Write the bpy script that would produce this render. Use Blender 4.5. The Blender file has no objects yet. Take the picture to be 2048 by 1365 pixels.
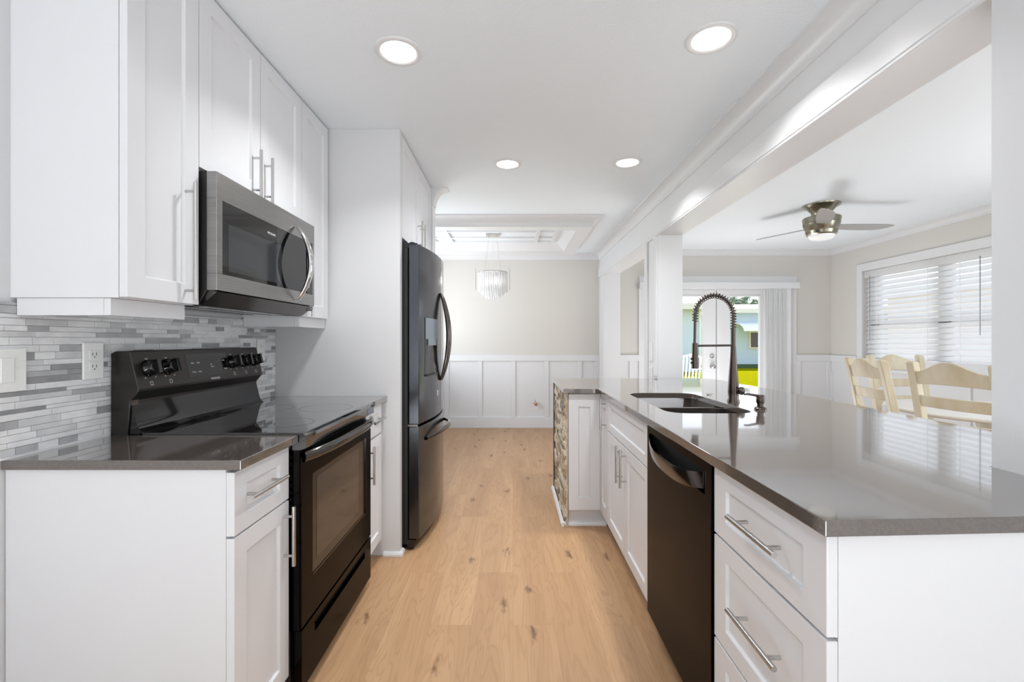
import bpy, bmesh, math, random
from mathutils import Vector, Matrix
from mathutils.geometry import tessellate_polygon

S = bpy.context.scene
COL = S.collection
rnd = random.Random(7)
PI = math.pi

# ------------------------------------------------------------------ camera, world, sun, lights, exposure
F_PX = 920.0
cam_d = bpy.data.cameras.new('camera')
cam_d.sensor_width = 36.0
cam_d.lens = F_PX / 2048 * 36.0
cam_d.shift_x = -2.0 / 2048
cam_d.shift_y = -2.5 / 2048
cam_d.clip_start = 0.05
cam_d.clip_end = 300
cam = bpy.data.objects.new('camera', cam_d)
COL.objects.link(cam)
cam.location = (0, 0, 1.235)
cam.rotation_euler = (PI / 2, 0, 0)
S.camera = cam

S.view_settings.view_transform = 'Standard'
S.view_settings.look = 'None'
S.view_settings.gamma = 1.0
S.view_settings.use_curve_mapping = False
S.view_settings.exposure = 0.2

world = bpy.data.worlds.new('sky')
S.world = world
world.use_nodes = True
wn = world.node_tree
wn.nodes.clear()
w_out = wn.nodes.new('ShaderNodeOutputWorld')
w_bg = wn.nodes.new('ShaderNodeBackground')
w_tc = wn.nodes.new('ShaderNodeTexCoord')
w_sep = wn.nodes.new('ShaderNodeSeparateXYZ')
w_ramp = wn.nodes.new('ShaderNodeValToRGB')
w_ramp.color_ramp.elements[0].position = 0.0
w_ramp.color_ramp.elements[0].color = (0.95, 0.97, 1.0, 1)
w_ramp.color_ramp.elements[1].position = 0.6
w_ramp.color_ramp.elements[1].color = (0.55, 0.72, 1.0, 1)
wn.links.new(w_tc.outputs['Generated'], w_sep.inputs[0])
wn.links.new(w_sep.outputs['Z'], w_ramp.inputs[0])
wn.links.new(w_ramp.outputs[0], w_bg.inputs['Color'])
w_bg.inputs['Strength'].default_value = 1.5
wn.links.new(w_bg.outputs[0], w_out.inputs['Surface'])

sun_d = bpy.data.lights.new('sun', 'SUN')
sun_d.energy = 8.0
sun_d.angle = math.radians(1.0)
sun_d.color = (1.0, 0.97, 0.92)
sun = bpy.data.objects.new('sun', sun_d)
COL.objects.link(sun)
sun.rotation_euler = Vector((-0.5, -0.62, -1.0)).to_track_quat('-Z', 'Y').to_euler()


def area(name, loc, direction, sx, sy, power, color=(1, 1, 1)):
    d = bpy.data.lights.new(name, 'AREA')
    d.shape = 'RECTANGLE'
    d.size = sx
    d.size_y = sy
    d.energy = power
    d.color = color
    o = bpy.data.objects.new(name, d)
    COL.objects.link(o)
    o.location = loc
    o.rotation_euler = Vector(direction).to_track_quat('-Z', 'Y').to_euler()
    return o


area('fill_rear_dining', (3.0, -2.62, 1.35), (0.45, 1, 0.8), 2.2, 1.9, 20, (0.88, 0.945, 1.0))  # added fill lamp at the unseen rear opening
area('fill_dining_side', (4.52, 1.6, 1.45), (-1, 0.2, 0.9), 2.4, 1.3, 28, (0.88, 0.945, 1.0))  # unseen lamp added to lift the dining room
area('fill_left_side', (-1.46, 5.25, 1.45), (1, 0, 0.6), 1.7, 1.5, 29, (0.88, 0.945, 1.0))  # fill lamp added in the left opening, hidden by the fridge
# unseen floor-level lamps added to brighten the ceiling, in place of sunlit floor
area('upfill_kitchen', (-0.1, -1.6, 0.03), (0, 0.05, 1), 2.2, 1.8, 100, (0.88, 0.945, 1.0))
area('upfill_patio_door', (2.65, 5.3, 0.02), (0.15, -0.1, 1), 1.6, 1.6, 44, (0.9, 0.95, 1.0))  # added up-light, hidden behind the counter
area('upfill_dining', (3.4, 0.4, 0.03), (0, 0.1, 1), 2.0, 2.4, 48, (0.88, 0.945, 1.0))  # added up-light outside the frame


# ------------------------------------------------------------------ materials
def lin(r, g, b):
    f = lambda c: (c / 255) / 12.92 if c / 255 <= 0.04045 else ((c / 255 + 0.055) / 1.055) ** 2.4
    return (f(r), f(g), f(b), 1.0)


def mat(name, col, rough=0.5, metal=0.0, spec=0.5, coat=0.0, trans=0.0, ior=None, emit=None, emit_s=0.0, bump=None):
    m = bpy.data.materials.new(name)
    m.use_nodes = True
    nt = m.node_tree
    p = nt.nodes['Principled BSDF']
    p.inputs['Base Color'].default_value = col
    p.inputs['Roughness'].default_value = rough
    p.inputs['Metallic'].default_value = metal
    p.inputs['Specular IOR Level'].default_value = spec
    p.inputs['Coat Weight'].default_value = coat
    p.inputs['Coat Roughness'].default_value = 0.04
    p.inputs['Transmission Weight'].default_value = trans
    if ior:
        p.inputs['IOR'].default_value = ior
    if emit:
        p.inputs['Emission Color'].default_value = emit
        p.inputs['Emission Strength'].default_value = emit_s
    if bump:
        scale, strength, dist = bump
        tc = nt.nodes.new('ShaderNodeTexCoord')
        nz = nt.nodes.new('ShaderNodeTexNoise')
        nz.inputs['Scale'].default_value = scale
        nz.inputs['Detail'].default_value = 4
        bp = nt.nodes.new('ShaderNodeBump')
        bp.inputs['Strength'].default_value = strength
        bp.inputs['Distance'].default_value = dist
        nt.links.new(tc.outputs['Object'], nz.inputs['Vector'])
        nt.links.new(nz.outputs['Fac'], bp.inputs['Height'])
        nt.links.new(bp.outputs[0], p.inputs['Normal'])
    return m


def noise_tint(m, c1, c2, scale=(1, 1, 1), nscale=5.0, detail=4, lo=0.35, hi=0.65, rough=None):
    nt = m.node_tree
    p = nt.nodes['Principled BSDF']
    tc = nt.nodes.new('ShaderNodeTexCoord')
    mp = nt.nodes.new('ShaderNodeMapping')
    mp.inputs['Scale'].default_value = scale
    nz = nt.nodes.new('ShaderNodeTexNoise')
    nz.inputs['Scale'].default_value = nscale
    nz.inputs['Detail'].default_value = detail
    rp = nt.nodes.new('ShaderNodeValToRGB')
    rp.color_ramp.elements[0].position = lo
    rp.color_ramp.elements[0].color = c1
    rp.color_ramp.elements[1].position = hi
    rp.color_ramp.elements[1].color = c2
    nt.links.new(tc.outputs['Object'], mp.inputs[0])
    nt.links.new(mp.outputs[0], nz.inputs['Vector'])
    nt.links.new(nz.outputs['Fac'], rp.inputs[0])
    nt.links.new(rp.outputs[0], p.inputs['Base Color'])
    if rough:
        mr = nt.nodes.new('ShaderNodeMapRange')
        mr.inputs['To Min'].default_value = rough[0]
        mr.inputs['To Max'].default_value = rough[1]
        nt.links.new(nz.outputs['Fac'], mr.inputs[0])
        nt.links.new(mr.outputs[0], p.inputs['Roughness'])
    return m


M = {}
M['cab'] = mat('white_cabinet_paint', lin(223, 223, 225), 0.32)
M['trim'] = mat('white_trim_paint', lin(227, 227, 228), 0.3)
M['wall_white'] = mat('white_wall_paint', lin(216, 216, 217), 0.6, bump=(220, 0.08, 0.002))
M['wall'] = mat('greige_wall_paint', lin(216, 212, 206), 0.7, bump=(220, 0.08, 0.002))
M['ceil'] = mat('textured_ceiling_paint', lin(236, 241, 245), 0.8, bump=(95, 0.35, 0.004))
M['counter'] = mat('taupe_quartz', lin(92, 82, 75), 0.1, spec=0.5, coat=1.0, ior=1.9)
noise_tint(M['counter'], lin(86, 77, 71), lin(94, 85, 79), nscale=160, detail=2)
M['nickel'] = mat('brushed_nickel', lin(196, 194, 192), 0.25, 1.0)
M['steel'] = mat('stainless_steel', lin(178, 174, 170), 0.27, 1.0)
noise_tint(M['steel'], lin(146, 144, 142), lin(160, 158, 156), scale=(1, 1, 60), nscale=6)
M['dark_nickel'] = mat('dark_faucet_nickel', lin(92, 84, 79), 0.24, 1.0)
M['black_steel'] = mat('black_stainless', lin(26, 24, 23), 0.2, 0.9, bump=None)
M['black_steel'].node_tree.nodes['Principled BSDF'].inputs['Specular Tint'].default_value = (0.62, 0.6, 0.58, 1)
M['oven_glass'] = mat('oven_glass', lin(6, 6, 6), 0.05)
M['fridge_steel'] = mat('fridge_black_stainless', lin(84, 86, 90), 0.16, 0.95)
M['gloss_black'] = mat('gloss_black', lin(16, 15, 15), 0.06, 0.0, spec=0.6)
M['matte_black'] = mat('matte_black', lin(18, 17, 16), 0.45)
M['black_glass'] = mat('black_glass', lin(10, 10, 10), 0.03, 0.0, spec=0.5, coat=1.0, ior=1.8)
M['dark_chrome'] = mat('dark_chrome', lin(98, 93, 90), 0.12, 1.0)
M['chrome'] = mat('polished_chrome', lin(215, 213, 212), 0.1, 1.0)
M['print'] = mat('pale_print', lin(205, 205, 205), 0.5)
M['dark_glass'] = mat('dark_door_glass', lin(12, 12, 12), 0.04)
M['console'] = mat('console_steel', lin(66, 62, 60), 0.28, 0.85)
M['ring'] = mat('burner_print', lin(70, 70, 72), 0.2)
M['grey_panel'] = mat('grey_plastic', lin(128, 138, 146), 0.2, 0.3)
M['plastic'] = mat('white_plastic', lin(238, 238, 236), 0.25)
M['slot'] = mat('dark_slot', lin(60, 58, 56), 0.5)
M['emit'] = mat('lamp_lens', lin(255, 255, 255), 0.4, emit=(1, 0.97, 0.93, 1), emit_s=9.0)
M['globe'] = mat('frosted_globe', lin(238, 238, 238), 0.3, emit=(1, 1, 1, 1), emit_s=0.15)
M['bulb'] = mat('bulb', lin(255, 255, 255), 0.3, emit=(1, 0.97, 0.93, 1), emit_s=30.0)


def clear_glass(name, refl, tint=(1, 1, 1, 1)):
    m = bpy.data.materials.new(name)
    m.use_nodes = True
    nt = m.node_tree
    tr = nt.nodes.new('ShaderNodeBsdfTransparent'); tr.inputs[0].default_value = tint
    gl = nt.nodes.new('ShaderNodeBsdfGlossy'); gl.inputs['Roughness'].default_value = 0.02
    lw = nt.nodes.new('ShaderNodeLayerWeight'); lw.inputs['Blend'].default_value = refl
    mx = nt.nodes.new('ShaderNodeMixShader')
    nt.links.new(lw.outputs['Fresnel'], mx.inputs[0]); nt.links.new(tr.outputs[0], mx.inputs[1]); nt.links.new(gl.outputs[0], mx.inputs[2])
    nt.links.new(mx.outputs[0], nt.nodes['Material Output'].inputs['Surface'])
    return m


M['glass'] = clear_glass('window_glass', 0.12)
M['drum'] = clear_glass('thin_clear_glass', 0.01)
M['crystal'] = mat('crystal', (1, 1, 1, 1), 0.06, trans=0.5, ior=1.5)


def translucent(name, col, fac):
    m = mat(name, col, 0.4)
    nt = m.node_tree
    tr = nt.nodes.new('ShaderNodeBsdfTranslucent'); tr.inputs[0].default_value = col
    mx = nt.nodes.new('ShaderNodeMixShader'); mx.inputs[0].default_value = fac
    nt.links.new(nt.nodes['Principled BSDF'].outputs[0], mx.inputs[1]); nt.links.new(tr.outputs[0], mx.inputs[2])
    nt.links.new(mx.outputs[0], nt.nodes['Material Output'].inputs['Surface'])
    return m


M['blind'] = translucent('white_blind', lin(250, 250, 250), 0.6)
M['vane'] = translucent('white_vane', lin(250, 250, 250), 0.12)
M['fan_metal'] = mat('antique_nickel', lin(150, 145, 130), 0.25, 1.0)
M['fan_blade'] = mat('grey_blade', lin(165, 163, 160), 0.4)
M['chair'] = mat('cream_chair_paint', lin(222, 208, 178), 0.45)
noise_tint(M['chair'], lin(216, 200, 168), lin(230, 219, 194), scale=(1, 1, 0.4), nscale=9)
M['rush'] = mat('woven_seat', lin(214, 196, 160), 0.8, bump=(120, 0.5, 0.004))
M['table'] = mat('white_table_paint', lin(240, 236, 228), 0.35)
M['copper'] = mat('copper', lin(190, 130, 95), 0.3, 1.0)
M['grass'] = mat('lawn', lin(190, 200, 30), 1.0, spec=0.0, bump=(300, 1.0, 0.03))
noise_tint(M['grass'], lin(128, 142, 8), lin(184, 172, 14), nscale=6.0, detail=10, lo=0.3, hi=0.6)
M['lawn_shade'] = mat('shaded_grass', lin(70, 92, 60), 0.9)  # darker green for the shade at the house foot
M['patio'] = mat('pale_concrete', lin(190, 188, 182), 0.8)
M['blue_wall'] = mat('pale_blue_stucco', lin(200, 218, 232), 0.85, bump=(60, 0.4, 0.01))
M['cream_wall'] = mat('cream_stucco', lin(215, 212, 190), 0.85)
M['roof'] = mat('white_roof', lin(238, 239, 241), 0.7)
M['fascia'] = mat('pale_fascia', lin(222, 220, 210), 0.6)
M['winframe'] = mat('cream_window_frame', lin(225, 222, 200), 0.5)
M['winglass'] = mat('dark_window', lin(66, 62, 70), 0.12)
M['leaf'] = mat('leaf', lin(142, 156, 134), 0.7)
M['bark'] = mat('bark', lin(110, 95, 78), 0.9)
M['resin'] = mat('white_resin', lin(232, 232, 234), 0.35)
M['sink'] = mat('sink_steel', lin(112, 104, 98), 0.32, 1.0)
M['grout'] = mat('grout', lin(226, 226, 226), 0.7)
M['t_white'] = noise_tint(mat('white_marble_tile', lin(232, 232, 232), 0.12), lin(220, 220, 221), lin(236, 236, 236), scale=(1, 1, 2), nscale=14, detail=6)
M['t_light'] = noise_tint(mat('light_grey_tile', lin(205, 205, 205), 0.15), lin(200, 200, 201), lin(214, 214, 214), nscale=16)
M['t_mid'] = noise_tint(mat('grey_tile', lin(176, 176, 177), 0.2), lin(168, 168, 170), lin(182, 182, 183), nscale=20)
M['t_dark'] = noise_tint(mat('dark_grey_tile', lin(150, 150, 152), 0.2), lin(142, 142, 144), lin(156, 156, 157), nscale=20)
M['s1'] = noise_tint(mat('tan_stone', lin(202, 186, 160), 0.85), lin(178, 158, 128), lin(216, 200, 174), nscale=18)
M['s2'] = noise_tint(mat('brown_stone', lin(160, 138, 112), 0.85), lin(138, 116, 92), lin(178, 158, 130), nscale=18)
M['s3'] = noise_tint(mat('cream_stone', lin(222, 212, 194), 0.85), lin(204, 190, 168), lin(228, 219, 204), nscale=18)
M['s4'] = noise_tint(mat('grey_stone', lin(150, 142, 134), 0.85), lin(124, 114, 106), lin(166, 158, 150), nscale=18)


def floor_material():
    m = bpy.data.materials.new('oak_plank_floor')
    m.use_nodes = True
    nt = m.node_tree
    N = nt.nodes
    L = nt.links.new
    p = N['Principled BSDF']
    tc = N.new('ShaderNodeTexCoord')
    sep = N.new('ShaderNodeSeparateXYZ')
    L(tc.outputs['Object'], sep.inputs[0])
    sw = N.new('ShaderNodeCombineXYZ')
    L(sep.outputs['Y'], sw.inputs['X'])
    L(sep.outputs['X'], sw.inputs['Y'])
    br = N.new('ShaderNodeTexBrick')
    br.offset = 0.37
    br.inputs['Scale'].default_value = 1.0
    br.inputs['Brick Width'].default_value = 1.22
    br.inputs['Row Height'].default_value = 0.18
    br.inputs['Mortar Size'].default_value = 0.0008
    br.inputs['Mortar Smooth'].default_value = 0.6
    br.inputs['Bias'].default_value = 0.0
    br.inputs['Color1'].default_value = (0, 0, 0, 1)
    br.inputs['Color2'].default_value = (1, 1, 1, 1)
    br.inputs['Mortar'].default_value = (0.5, 0.5, 0.5, 1)
    L(sw.outputs[0], br.inputs['Vector'])
    sr = N.new('ShaderNodeSeparateColor')
    L(br.outputs['Color'], sr.inputs[0])
    # per plank offset of the grain
    mul = N.new('ShaderNodeMath'); mul.operation = 'MULTIPLY'; mul.inputs[1].default_value = 23.0
    L(sr.outputs[0], mul.inputs[0])
    off = N.new('ShaderNodeCombineXYZ')
    L(mul.outputs[0], off.inputs['Z'])
    L(mul.outputs[0], off.inputs['Y'])
    add = N.new('ShaderNodeVectorMath'); add.operation = 'ADD'
    L(tc.outputs['Object'], add.inputs[0]); L(off.outputs[0], add.inputs[1])
    mp = N.new('ShaderNodeMapping'); mp.inputs['Scale'].default_value = (9.0, 0.9, 1.0)
    L(add.outputs[0], mp.inputs[0])
    big = N.new('ShaderNodeTexNoise'); big.inputs['Scale'].default_value = 1.0; big.inputs['Detail'].default_value = 3; big.inputs['Distortion'].default_value = 0.6
    L(mp.outputs[0], big.inputs['Vector'])
    # growth ring lines: sine of the large noise
    rings = N.new('ShaderNodeMath'); rings.operation = 'MULTIPLY'; rings.inputs[1].default_value = 85.0
    L(big.outputs['Fac'], rings.inputs[0])
    sn = N.new('ShaderNodeMath'); sn.operation = 'SINE'
    L(rings.outputs[0], sn.inputs[0])
    mp2 = N.new('ShaderNodeMapping'); mp2.inputs['Scale'].default_value = (140.0, 4.0, 1.0)
    L(add.outputs[0], mp2.inputs[0])
    fine = N.new('ShaderNodeTexNoise'); fine.inputs['Scale'].default_value = 1.0; fine.inputs['Detail'].default_value = 4
    L(mp2.outputs[0], fine.inputs['Vector'])
    # base tone
    tone = N.new('ShaderNodeValToRGB')
    tone.color_ramp.elements[0].position = 0.25; tone.color_ramp.elements[0].color = lin(170, 132, 96)
    tone.color_ramp.elements[1].position = 0.75; tone.color_ramp.elements[1].color = lin(194, 156, 117)
    mixt = N.new('ShaderNodeMath'); mixt.operation = 'MULTIPLY_ADD'; mixt.inputs[1].default_value = 0.22
    L(sr.outputs[0], mixt.inputs[0])
    sc = N.new('ShaderNodeMath'); sc.operation = 'MULTIPLY'; sc.inputs[1].default_value = 0.78
    L(big.outputs['Fac'], sc.inputs[0]); L(sc.outputs[0], mixt.inputs[2])
    L(mixt.outputs[0], tone.inputs[0])
    # rings darken
    rr = N.new('ShaderNodeMapRange'); rr.inputs['From Min'].default_value = 0.3; rr.inputs['From Max'].default_value = 1.0
    rr.inputs['To Min'].default_value = 0.0; rr.inputs['To Max'].default_value = 0.3
    L(sn.outputs[0], rr.inputs[0])
    m1 = N.new('ShaderNodeMix'); m1.data_type = 'RGBA'
    L(rr.outputs[0], m1.inputs['Factor']); L(tone.outputs[0], m1.inputs[6]); m1.inputs[7].default_value = lin(150, 112, 78)
    fr = N.new('ShaderNodeMapRange'); fr.inputs['From Min'].default_value = 0.48; fr.inputs['From Max'].default_value = 0.75
    fr.inputs['To Min'].default_value = 0.0; fr.inputs['To Max'].default_value = 0.5
    L(fine.outputs['Fac'], fr.inputs[0])
    m2 = N.new('ShaderNodeMix'); m2.data_type = 'RGBA'
    L(fr.outputs[0], m2.inputs['Factor']); L(m1.outputs[2], m2.inputs[6]); m2.inputs[7].default_value = lin(166, 130, 96)
    # knots
    mp3 = N.new('ShaderNodeMapping'); mp3.inputs['Scale'].default_value = (5.2, 2.0, 1.0)
    L(add.outputs[0], mp3.inputs[0])
    wob = N.new('ShaderNodeTexNoise'); wob.inputs['Scale'].default_value = 7.0
    L(mp3.outputs[0], wob.inputs['Vector'])
    wadd = N.new('ShaderNodeVectorMath'); wadd.operation = 'MULTIPLY_ADD'
    wadd.inputs[1].default_value = (0.35, 0.35, 0.0)
    L(wob.outputs['Color'], wadd.inputs[0]); L(mp3.outputs[0], wadd.inputs[2])
    vo = N.new('ShaderNodeTexVoronoi'); vo.voronoi_dimensions = '2D'; vo.inputs['Scale'].default_value = 1.0; vo.inputs['Randomness'].default_value = 1.0
    L(wadd.outputs[0], vo.inputs['Vector'])
    kn = N.new('ShaderNodeMapRange'); kn.interpolation_type = 'SMOOTHSTEP'
    kn.inputs['From Min'].default_value = 0.01; kn.inputs['From Max'].default_value = 0.13
    kn.inputs['To Min'].default_value = 0.85; kn.inputs['To Max'].default_value = 0.0
    L(vo.outputs['Distance'], kn.inputs[0])
    vs = N.new('ShaderNodeSeparateColor'); L(vo.outputs['Color'], vs.inputs[0])
    sel = N.new('ShaderNodeMath'); sel.operation = 'GREATER_THAN'; sel.inputs[1].default_value = 0.55
    L(vs.outputs[0], sel.inputs[0])
    km = N.new('ShaderNodeMath'); km.operation = 'MULTIPLY'
    L(kn.outputs[0], km.inputs[0]); L(sel.outputs[0], km.inputs[1])
    m3 = N.new('ShaderNodeMix'); m3.data_type = 'RGBA'
    L(km.outputs[0], m3.inputs['Factor']); L(m2.outputs[2], m3.inputs[6]); m3.inputs[7].default_value = lin(104, 74, 50)
    # seams
    m4 = N.new('ShaderNodeMix'); m4.data_type = 'RGBA'
    sm = N.new('ShaderNodeMath'); sm.operation = 'MULTIPLY'; sm.inputs[1].default_value = 0.35
    L(br.outputs['Fac'], sm.inputs[0])
    L(sm.outputs[0], m4.inputs['Factor']); L(m3.outputs[2], m4.inputs[6]); m4.inputs[7].default_value = lin(128, 96, 68)
    L(m4.outputs[2], p.inputs['Base Color'])
    p.inputs['Roughness'].default_value = 0.42
    p.inputs['Specular IOR Level'].default_value = 0.4
    return m


M['floor'] = floor_material()

# ------------------------------------------------------------------ builders
ORG = {}


def thing(name, label, cat, loc=(0, 0, 0), group=None):
    o = bpy.data.objects.new(name, None)
    o.empty_display_size = 0.1
    COL.objects.link(o)
    o.location = loc
    o['label'] = label
    o['category'] = cat
    if group:
        o['group'] = group
    ORG[o] = Vector(loc)
    return o


def tag(o, label, cat, group=None, kind=None):
    o['label'] = label
    o['category'] = cat
    if group:
        o['group'] = group
    if kind:
        o['kind'] = kind
    return o


def dup(root, loc, rotz=0.0, label=None):
    r = root.copy(); COL.objects.link(r)
    r.location = loc
    r.rotation_euler = (0, 0, rotz)
    if label:
        r['label'] = label
    for ch in list(root.children):
        c = ch.copy(); COL.objects.link(c); c.parent = r
        for g in list(ch.children):
            d = g.copy(); COL.objects.link(d); d.parent = c
    return r


class B:
    def __init__(s):
        s.v = []; s.f = []; s.m = []

    def face(s, idx, m=0):
        s.f.append(tuple(idx)); s.m.append(m)

    def add(s, verts, faces, m=0):
        k = len(s.v)
        s.v += [tuple(p) for p in verts]
        for f in faces:
            s.face([i + k for i in f], m)
        return s

    def box(s, x0, x1, y0, y1, z0, z1, m=0):
        return s.add([(x0, y0, z0), (x1, y0, z0), (x1, y1, z0), (x0, y1, z0), (x0, y0, z1), (x1, y0, z1), (x1, y1, z1), (x0, y1, z1)],
                     [(0, 3, 2, 1), (4, 5, 6, 7), (0, 1, 5, 4), (1, 2, 6, 5), (2, 3, 7, 6), (3, 0, 4, 7)], m)

    def prism(s, poly, axis, a, b, m=0):
        n = len(poly)
        def P(p, t):
            return {'X': (t, p[0], p[1]), 'Y': (p[0], t, p[1]), 'Z': (p[0], p[1], t)}[axis]
        vs = [P(p, a) for p in poly] + [P(p, b) for p in poly]
        fs = [tuple(range(n - 1, -1, -1)), tuple(range(n, 2 * n))] + [(i, (i + 1) % n, n + (i + 1) % n, n + i) for i in range(n)]
        return s.add(vs, fs, m)

    def ring_sweep(s, rings, m=0, closed=False, caps=True):
        k = len(s.v); n = len(rings[0])
        for r in rings:
            s.v += [tuple(p) for p in r]
        R = len(rings)
        for i in range(R if closed else R - 1):
            a = k + i * n; b = k + ((i + 1) % R) * n
            for j in range(n):
                s.face((a + j, a + (j + 1) % n, b + (j + 1) % n, b + j), m)
        if caps and not closed:
            s.face([k + j for j in range(n - 1, -1, -1)], m)
            s.face([k + (R - 1) * n + j for j in range(n)], m)
        return s

    def tube(s, path, r, seg=10, m=0, ry=None, up=None, closed=False):
        path = [Vector(p) for p in path]
        R = len(path)
        rings = []
        prev = None
        for i, p in enumerate(path):
            if closed:
                t = path[(i + 1) % R] - path[i - 1]
            else:
                t = path[min(i + 1, R - 1)] - path[max(i - 1, 0)]
            t.normalize()
            if up is not None:
                u = Vector(up)
            elif prev is not None:
                u = prev
            else:
                u = Vector((0, 0, 1)) if abs(t.z) < 0.9 else Vector((1, 0, 0))
            a = u - t * u.dot(t); a.normalize(); prev = a
            b = t.cross(a)
            rr = r[i] if isinstance(r, (list, tuple)) else r
            r2 = (ry[i] if isinstance(ry, (list, tuple)) else ry) if ry is not None else rr
            rings.append([p + a * (rr * math.cos(2 * PI * j / seg)) + b * (r2 * math.sin(2 * PI * j / seg)) for j in range(seg)])
        return s.ring_sweep(rings, m, closed)

    def cyl(s, p0, p1, r, r1=None, seg=16, m=0):
        return s.tube([p0, p1], [r, r if r1 is None else r1], seg, m)

    def lathe(s, prof, c=(0, 0, 0), seg=32, m=0, axis=(0, 0, 1)):
        q = Vector(axis).to_track_quat('Z', 'Y')
        rings = []
        for r, z in prof:
            rings.append([Vector(c) + q @ Vector((max(r, 1e-4) * math.cos(2 * PI * j / seg), max(r, 1e-4) * math.sin(2 * PI * j / seg), z)) for j in range(seg)])
        return s.ring_sweep(rings, m)

    def build(s, name, mats, parent=None, bevel=0.0, smooth=None, org=None):
        me = bpy.data.meshes.new(name)
        o0 = Vector(org) if org is not None else (ORG.get(parent, Vector()) if parent else Vector())
        me.from_pydata([tuple(Vector(p) - o0) for p in s.v], [], s.f)
        for mm in (mats if isinstance(mats, (list, tuple)) else [mats]):
            me.materials.append(M[mm] if isinstance(mm, str) else mm)
        for i, p in enumerate(me.polygons):
            p.material_index = s.m[i]
        bm = bmesh.new(); bm.from_mesh(me)
        bmesh.ops.recalc_face_normals(bm, faces=bm.faces)
        bm.to_mesh(me); bm.free()
        if smooth:
            for p in me.polygons:
                p.use_smooth = True
            me.set_sharp_from_angle(angle=math.radians(smooth))
        me.update()
        o = bpy.data.objects.new(name, me)
        COL.objects.link(o)
        if parent:
            o.parent = parent
            ORG[o] = o0
        elif org is not None:
            o.location = o0
        if bevel:
            md = o.modifiers.new('bevel', 'BEVEL')
            md.width = bevel; md.segments = 2; md.limit_method = 'ANGLE'; md.angle_limit = math.radians(40)
        return o


def struct(name, b, mats, bevel=0.0, smooth=None):
    o = b.build(name, mats, None, bevel, smooth)
    o['kind'] = 'structure'
    return o


def mapper(face, pos):
    # (u, v, n) -> world; n is distance out of the plane at pos
    if face == '+X':
        return lambda u, v, n: (pos + n, u, v)
    if face == '-X':
        return lambda u, v, n: (pos - n, u, v)
    if face == '-Y':
        return lambda u, v, n: (u, pos - n, v)


def shaker(face, pos, u0, u1, v0, v1, thick=0.02, stile=0.058, rail=0.058, rec=0.009):
    """door front whose outer face is at pos, with a recessed middle panel"""
    P = mapper(face, pos)
    b = B()
    iu0, iu1, iv0, iv1 = u0 + stile, u1 - stile, v0 + rail, v1 - rail
    e = 0.004
    vs = [P(u0, v0, 0), P(u1, v0, 0), P(u1, v1, 0), P(u0, v1, 0),
          P(iu0, iv0, 0), P(iu1, iv0, 0), P(iu1, iv1, 0), P(iu0, iv1, 0),
          P(iu0 + e, iv0 + e, -rec), P(iu1 - e, iv0 + e, -rec), P(iu1 - e, iv1 - e, -rec), P(iu0 + e, iv1 - e, -rec),
          P(u0, v0, -thick), P(u1, v0, -thick), P(u1, v1, -thick), P(u0, v1, -thick)]
    fs = []
    for i in range(4):
        j = (i + 1) % 4
        fs += [(i, j, 4 + j, 4 + i), (4 + i, 4 + j, 8 + j, 8 + i), (i, j, 12 + j, 12 + i)]
    fs += [(8, 9, 10, 11), (12, 13, 14, 15)]
    b.add(vs, fs)
    return b


def bar_handle(face, pos, uc, vc, length, vertical, parent, r=0.006, out=0.033, spacing=0.66):
    P = mapper(face, pos)
    b = B()
    h = length / 2
    q = h * spacing
    if vertical:
        b.cyl(P(uc, vc - h, out), P(uc, vc + h, out), r)
        for sgn in (-1, 1):
            b.cyl(P(uc, vc + sgn * q, 0), P(uc, vc + sgn * q, out), r * 0.75, seg=10)
    else:
        b.cyl(P(uc - h, vc, out), P(uc + h, vc, out), r)
        for sgn in (-1, 1):
            b.cyl(P(uc + sgn * q, vc, 0), P(uc + sgn * q, vc, out), r * 0.75, seg=10)
    return b.build('handle', 'nickel', parent, smooth=40)


def text_mesh(body, size, P, u, v, n=0.0008, m='print', name='lettering', parent=None, align='CENTER', depth=0.0003, slope=0.0):
    cu = bpy.data.curves.new('t', 'FONT')
    cu.body = body; cu.size = size; cu.align_x = align; cu.extrude = depth
    to = bpy.data.objects.new('t', cu)
    COL.objects.link(to)
    dg = bpy.context.evaluated_depsgraph_get()
    dg.update()
    me = to.evaluated_get(dg).to_mesh()
    b = B()
    b.add([P(u + vv.co.x, v + vv.co.y, n + vv.co.z + depth) for vv in me.vertices], [tuple(p.vertices) for p in me.polygons])
    to.evaluated_get(dg).to_mesh_clear()
    bpy.data.objects.remove(to)
    bpy.data.curves.remove(cu)
    return b if parent is None else b.build(name, m, parent)


def cove(proj, drop, n=8, lip=0.012):
    """crown profile as (out, down) pairs starting at the wall/ceiling corner"""
    pts = [(0, 0), (proj, 0), (proj, lip)]
    for i in range(n + 1):
        a = PI / 2 * i / n
        pts.append((lip * 0.8 + (proj - lip * 1.6) * (1 - math.sin(a)), lip + (drop - lip * 2) * (1 - math.cos(a))))
    pts += [(lip * 0.7, drop - lip * 0.9), (lip * 0.7, drop), (0, drop)]
    return pts


def crown_y(b, x, sgn, z, y0, y1, proj=0.085, drop=0.085):
    b.prism([(x + sgn * p, z - d) for p, d in cove(proj, drop)], 'Y', y0, y1)


def crown_x(b, y, sgn, z, x0, x1, proj=0.085, drop=0.085):
    b.prism([(y + sgn * p, z - d) for p, d in cove(proj, drop)], 'X', x0, x1)


# ------------------------------------------------------------------ the room
XL, XB0, XB1, XR = -1.366, 1.21, 1.42, 4.466
YB, YF = 6.46, -2.6
ZC, ZCR, ZBEAM = 2.44, 2.49, 2.115

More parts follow.
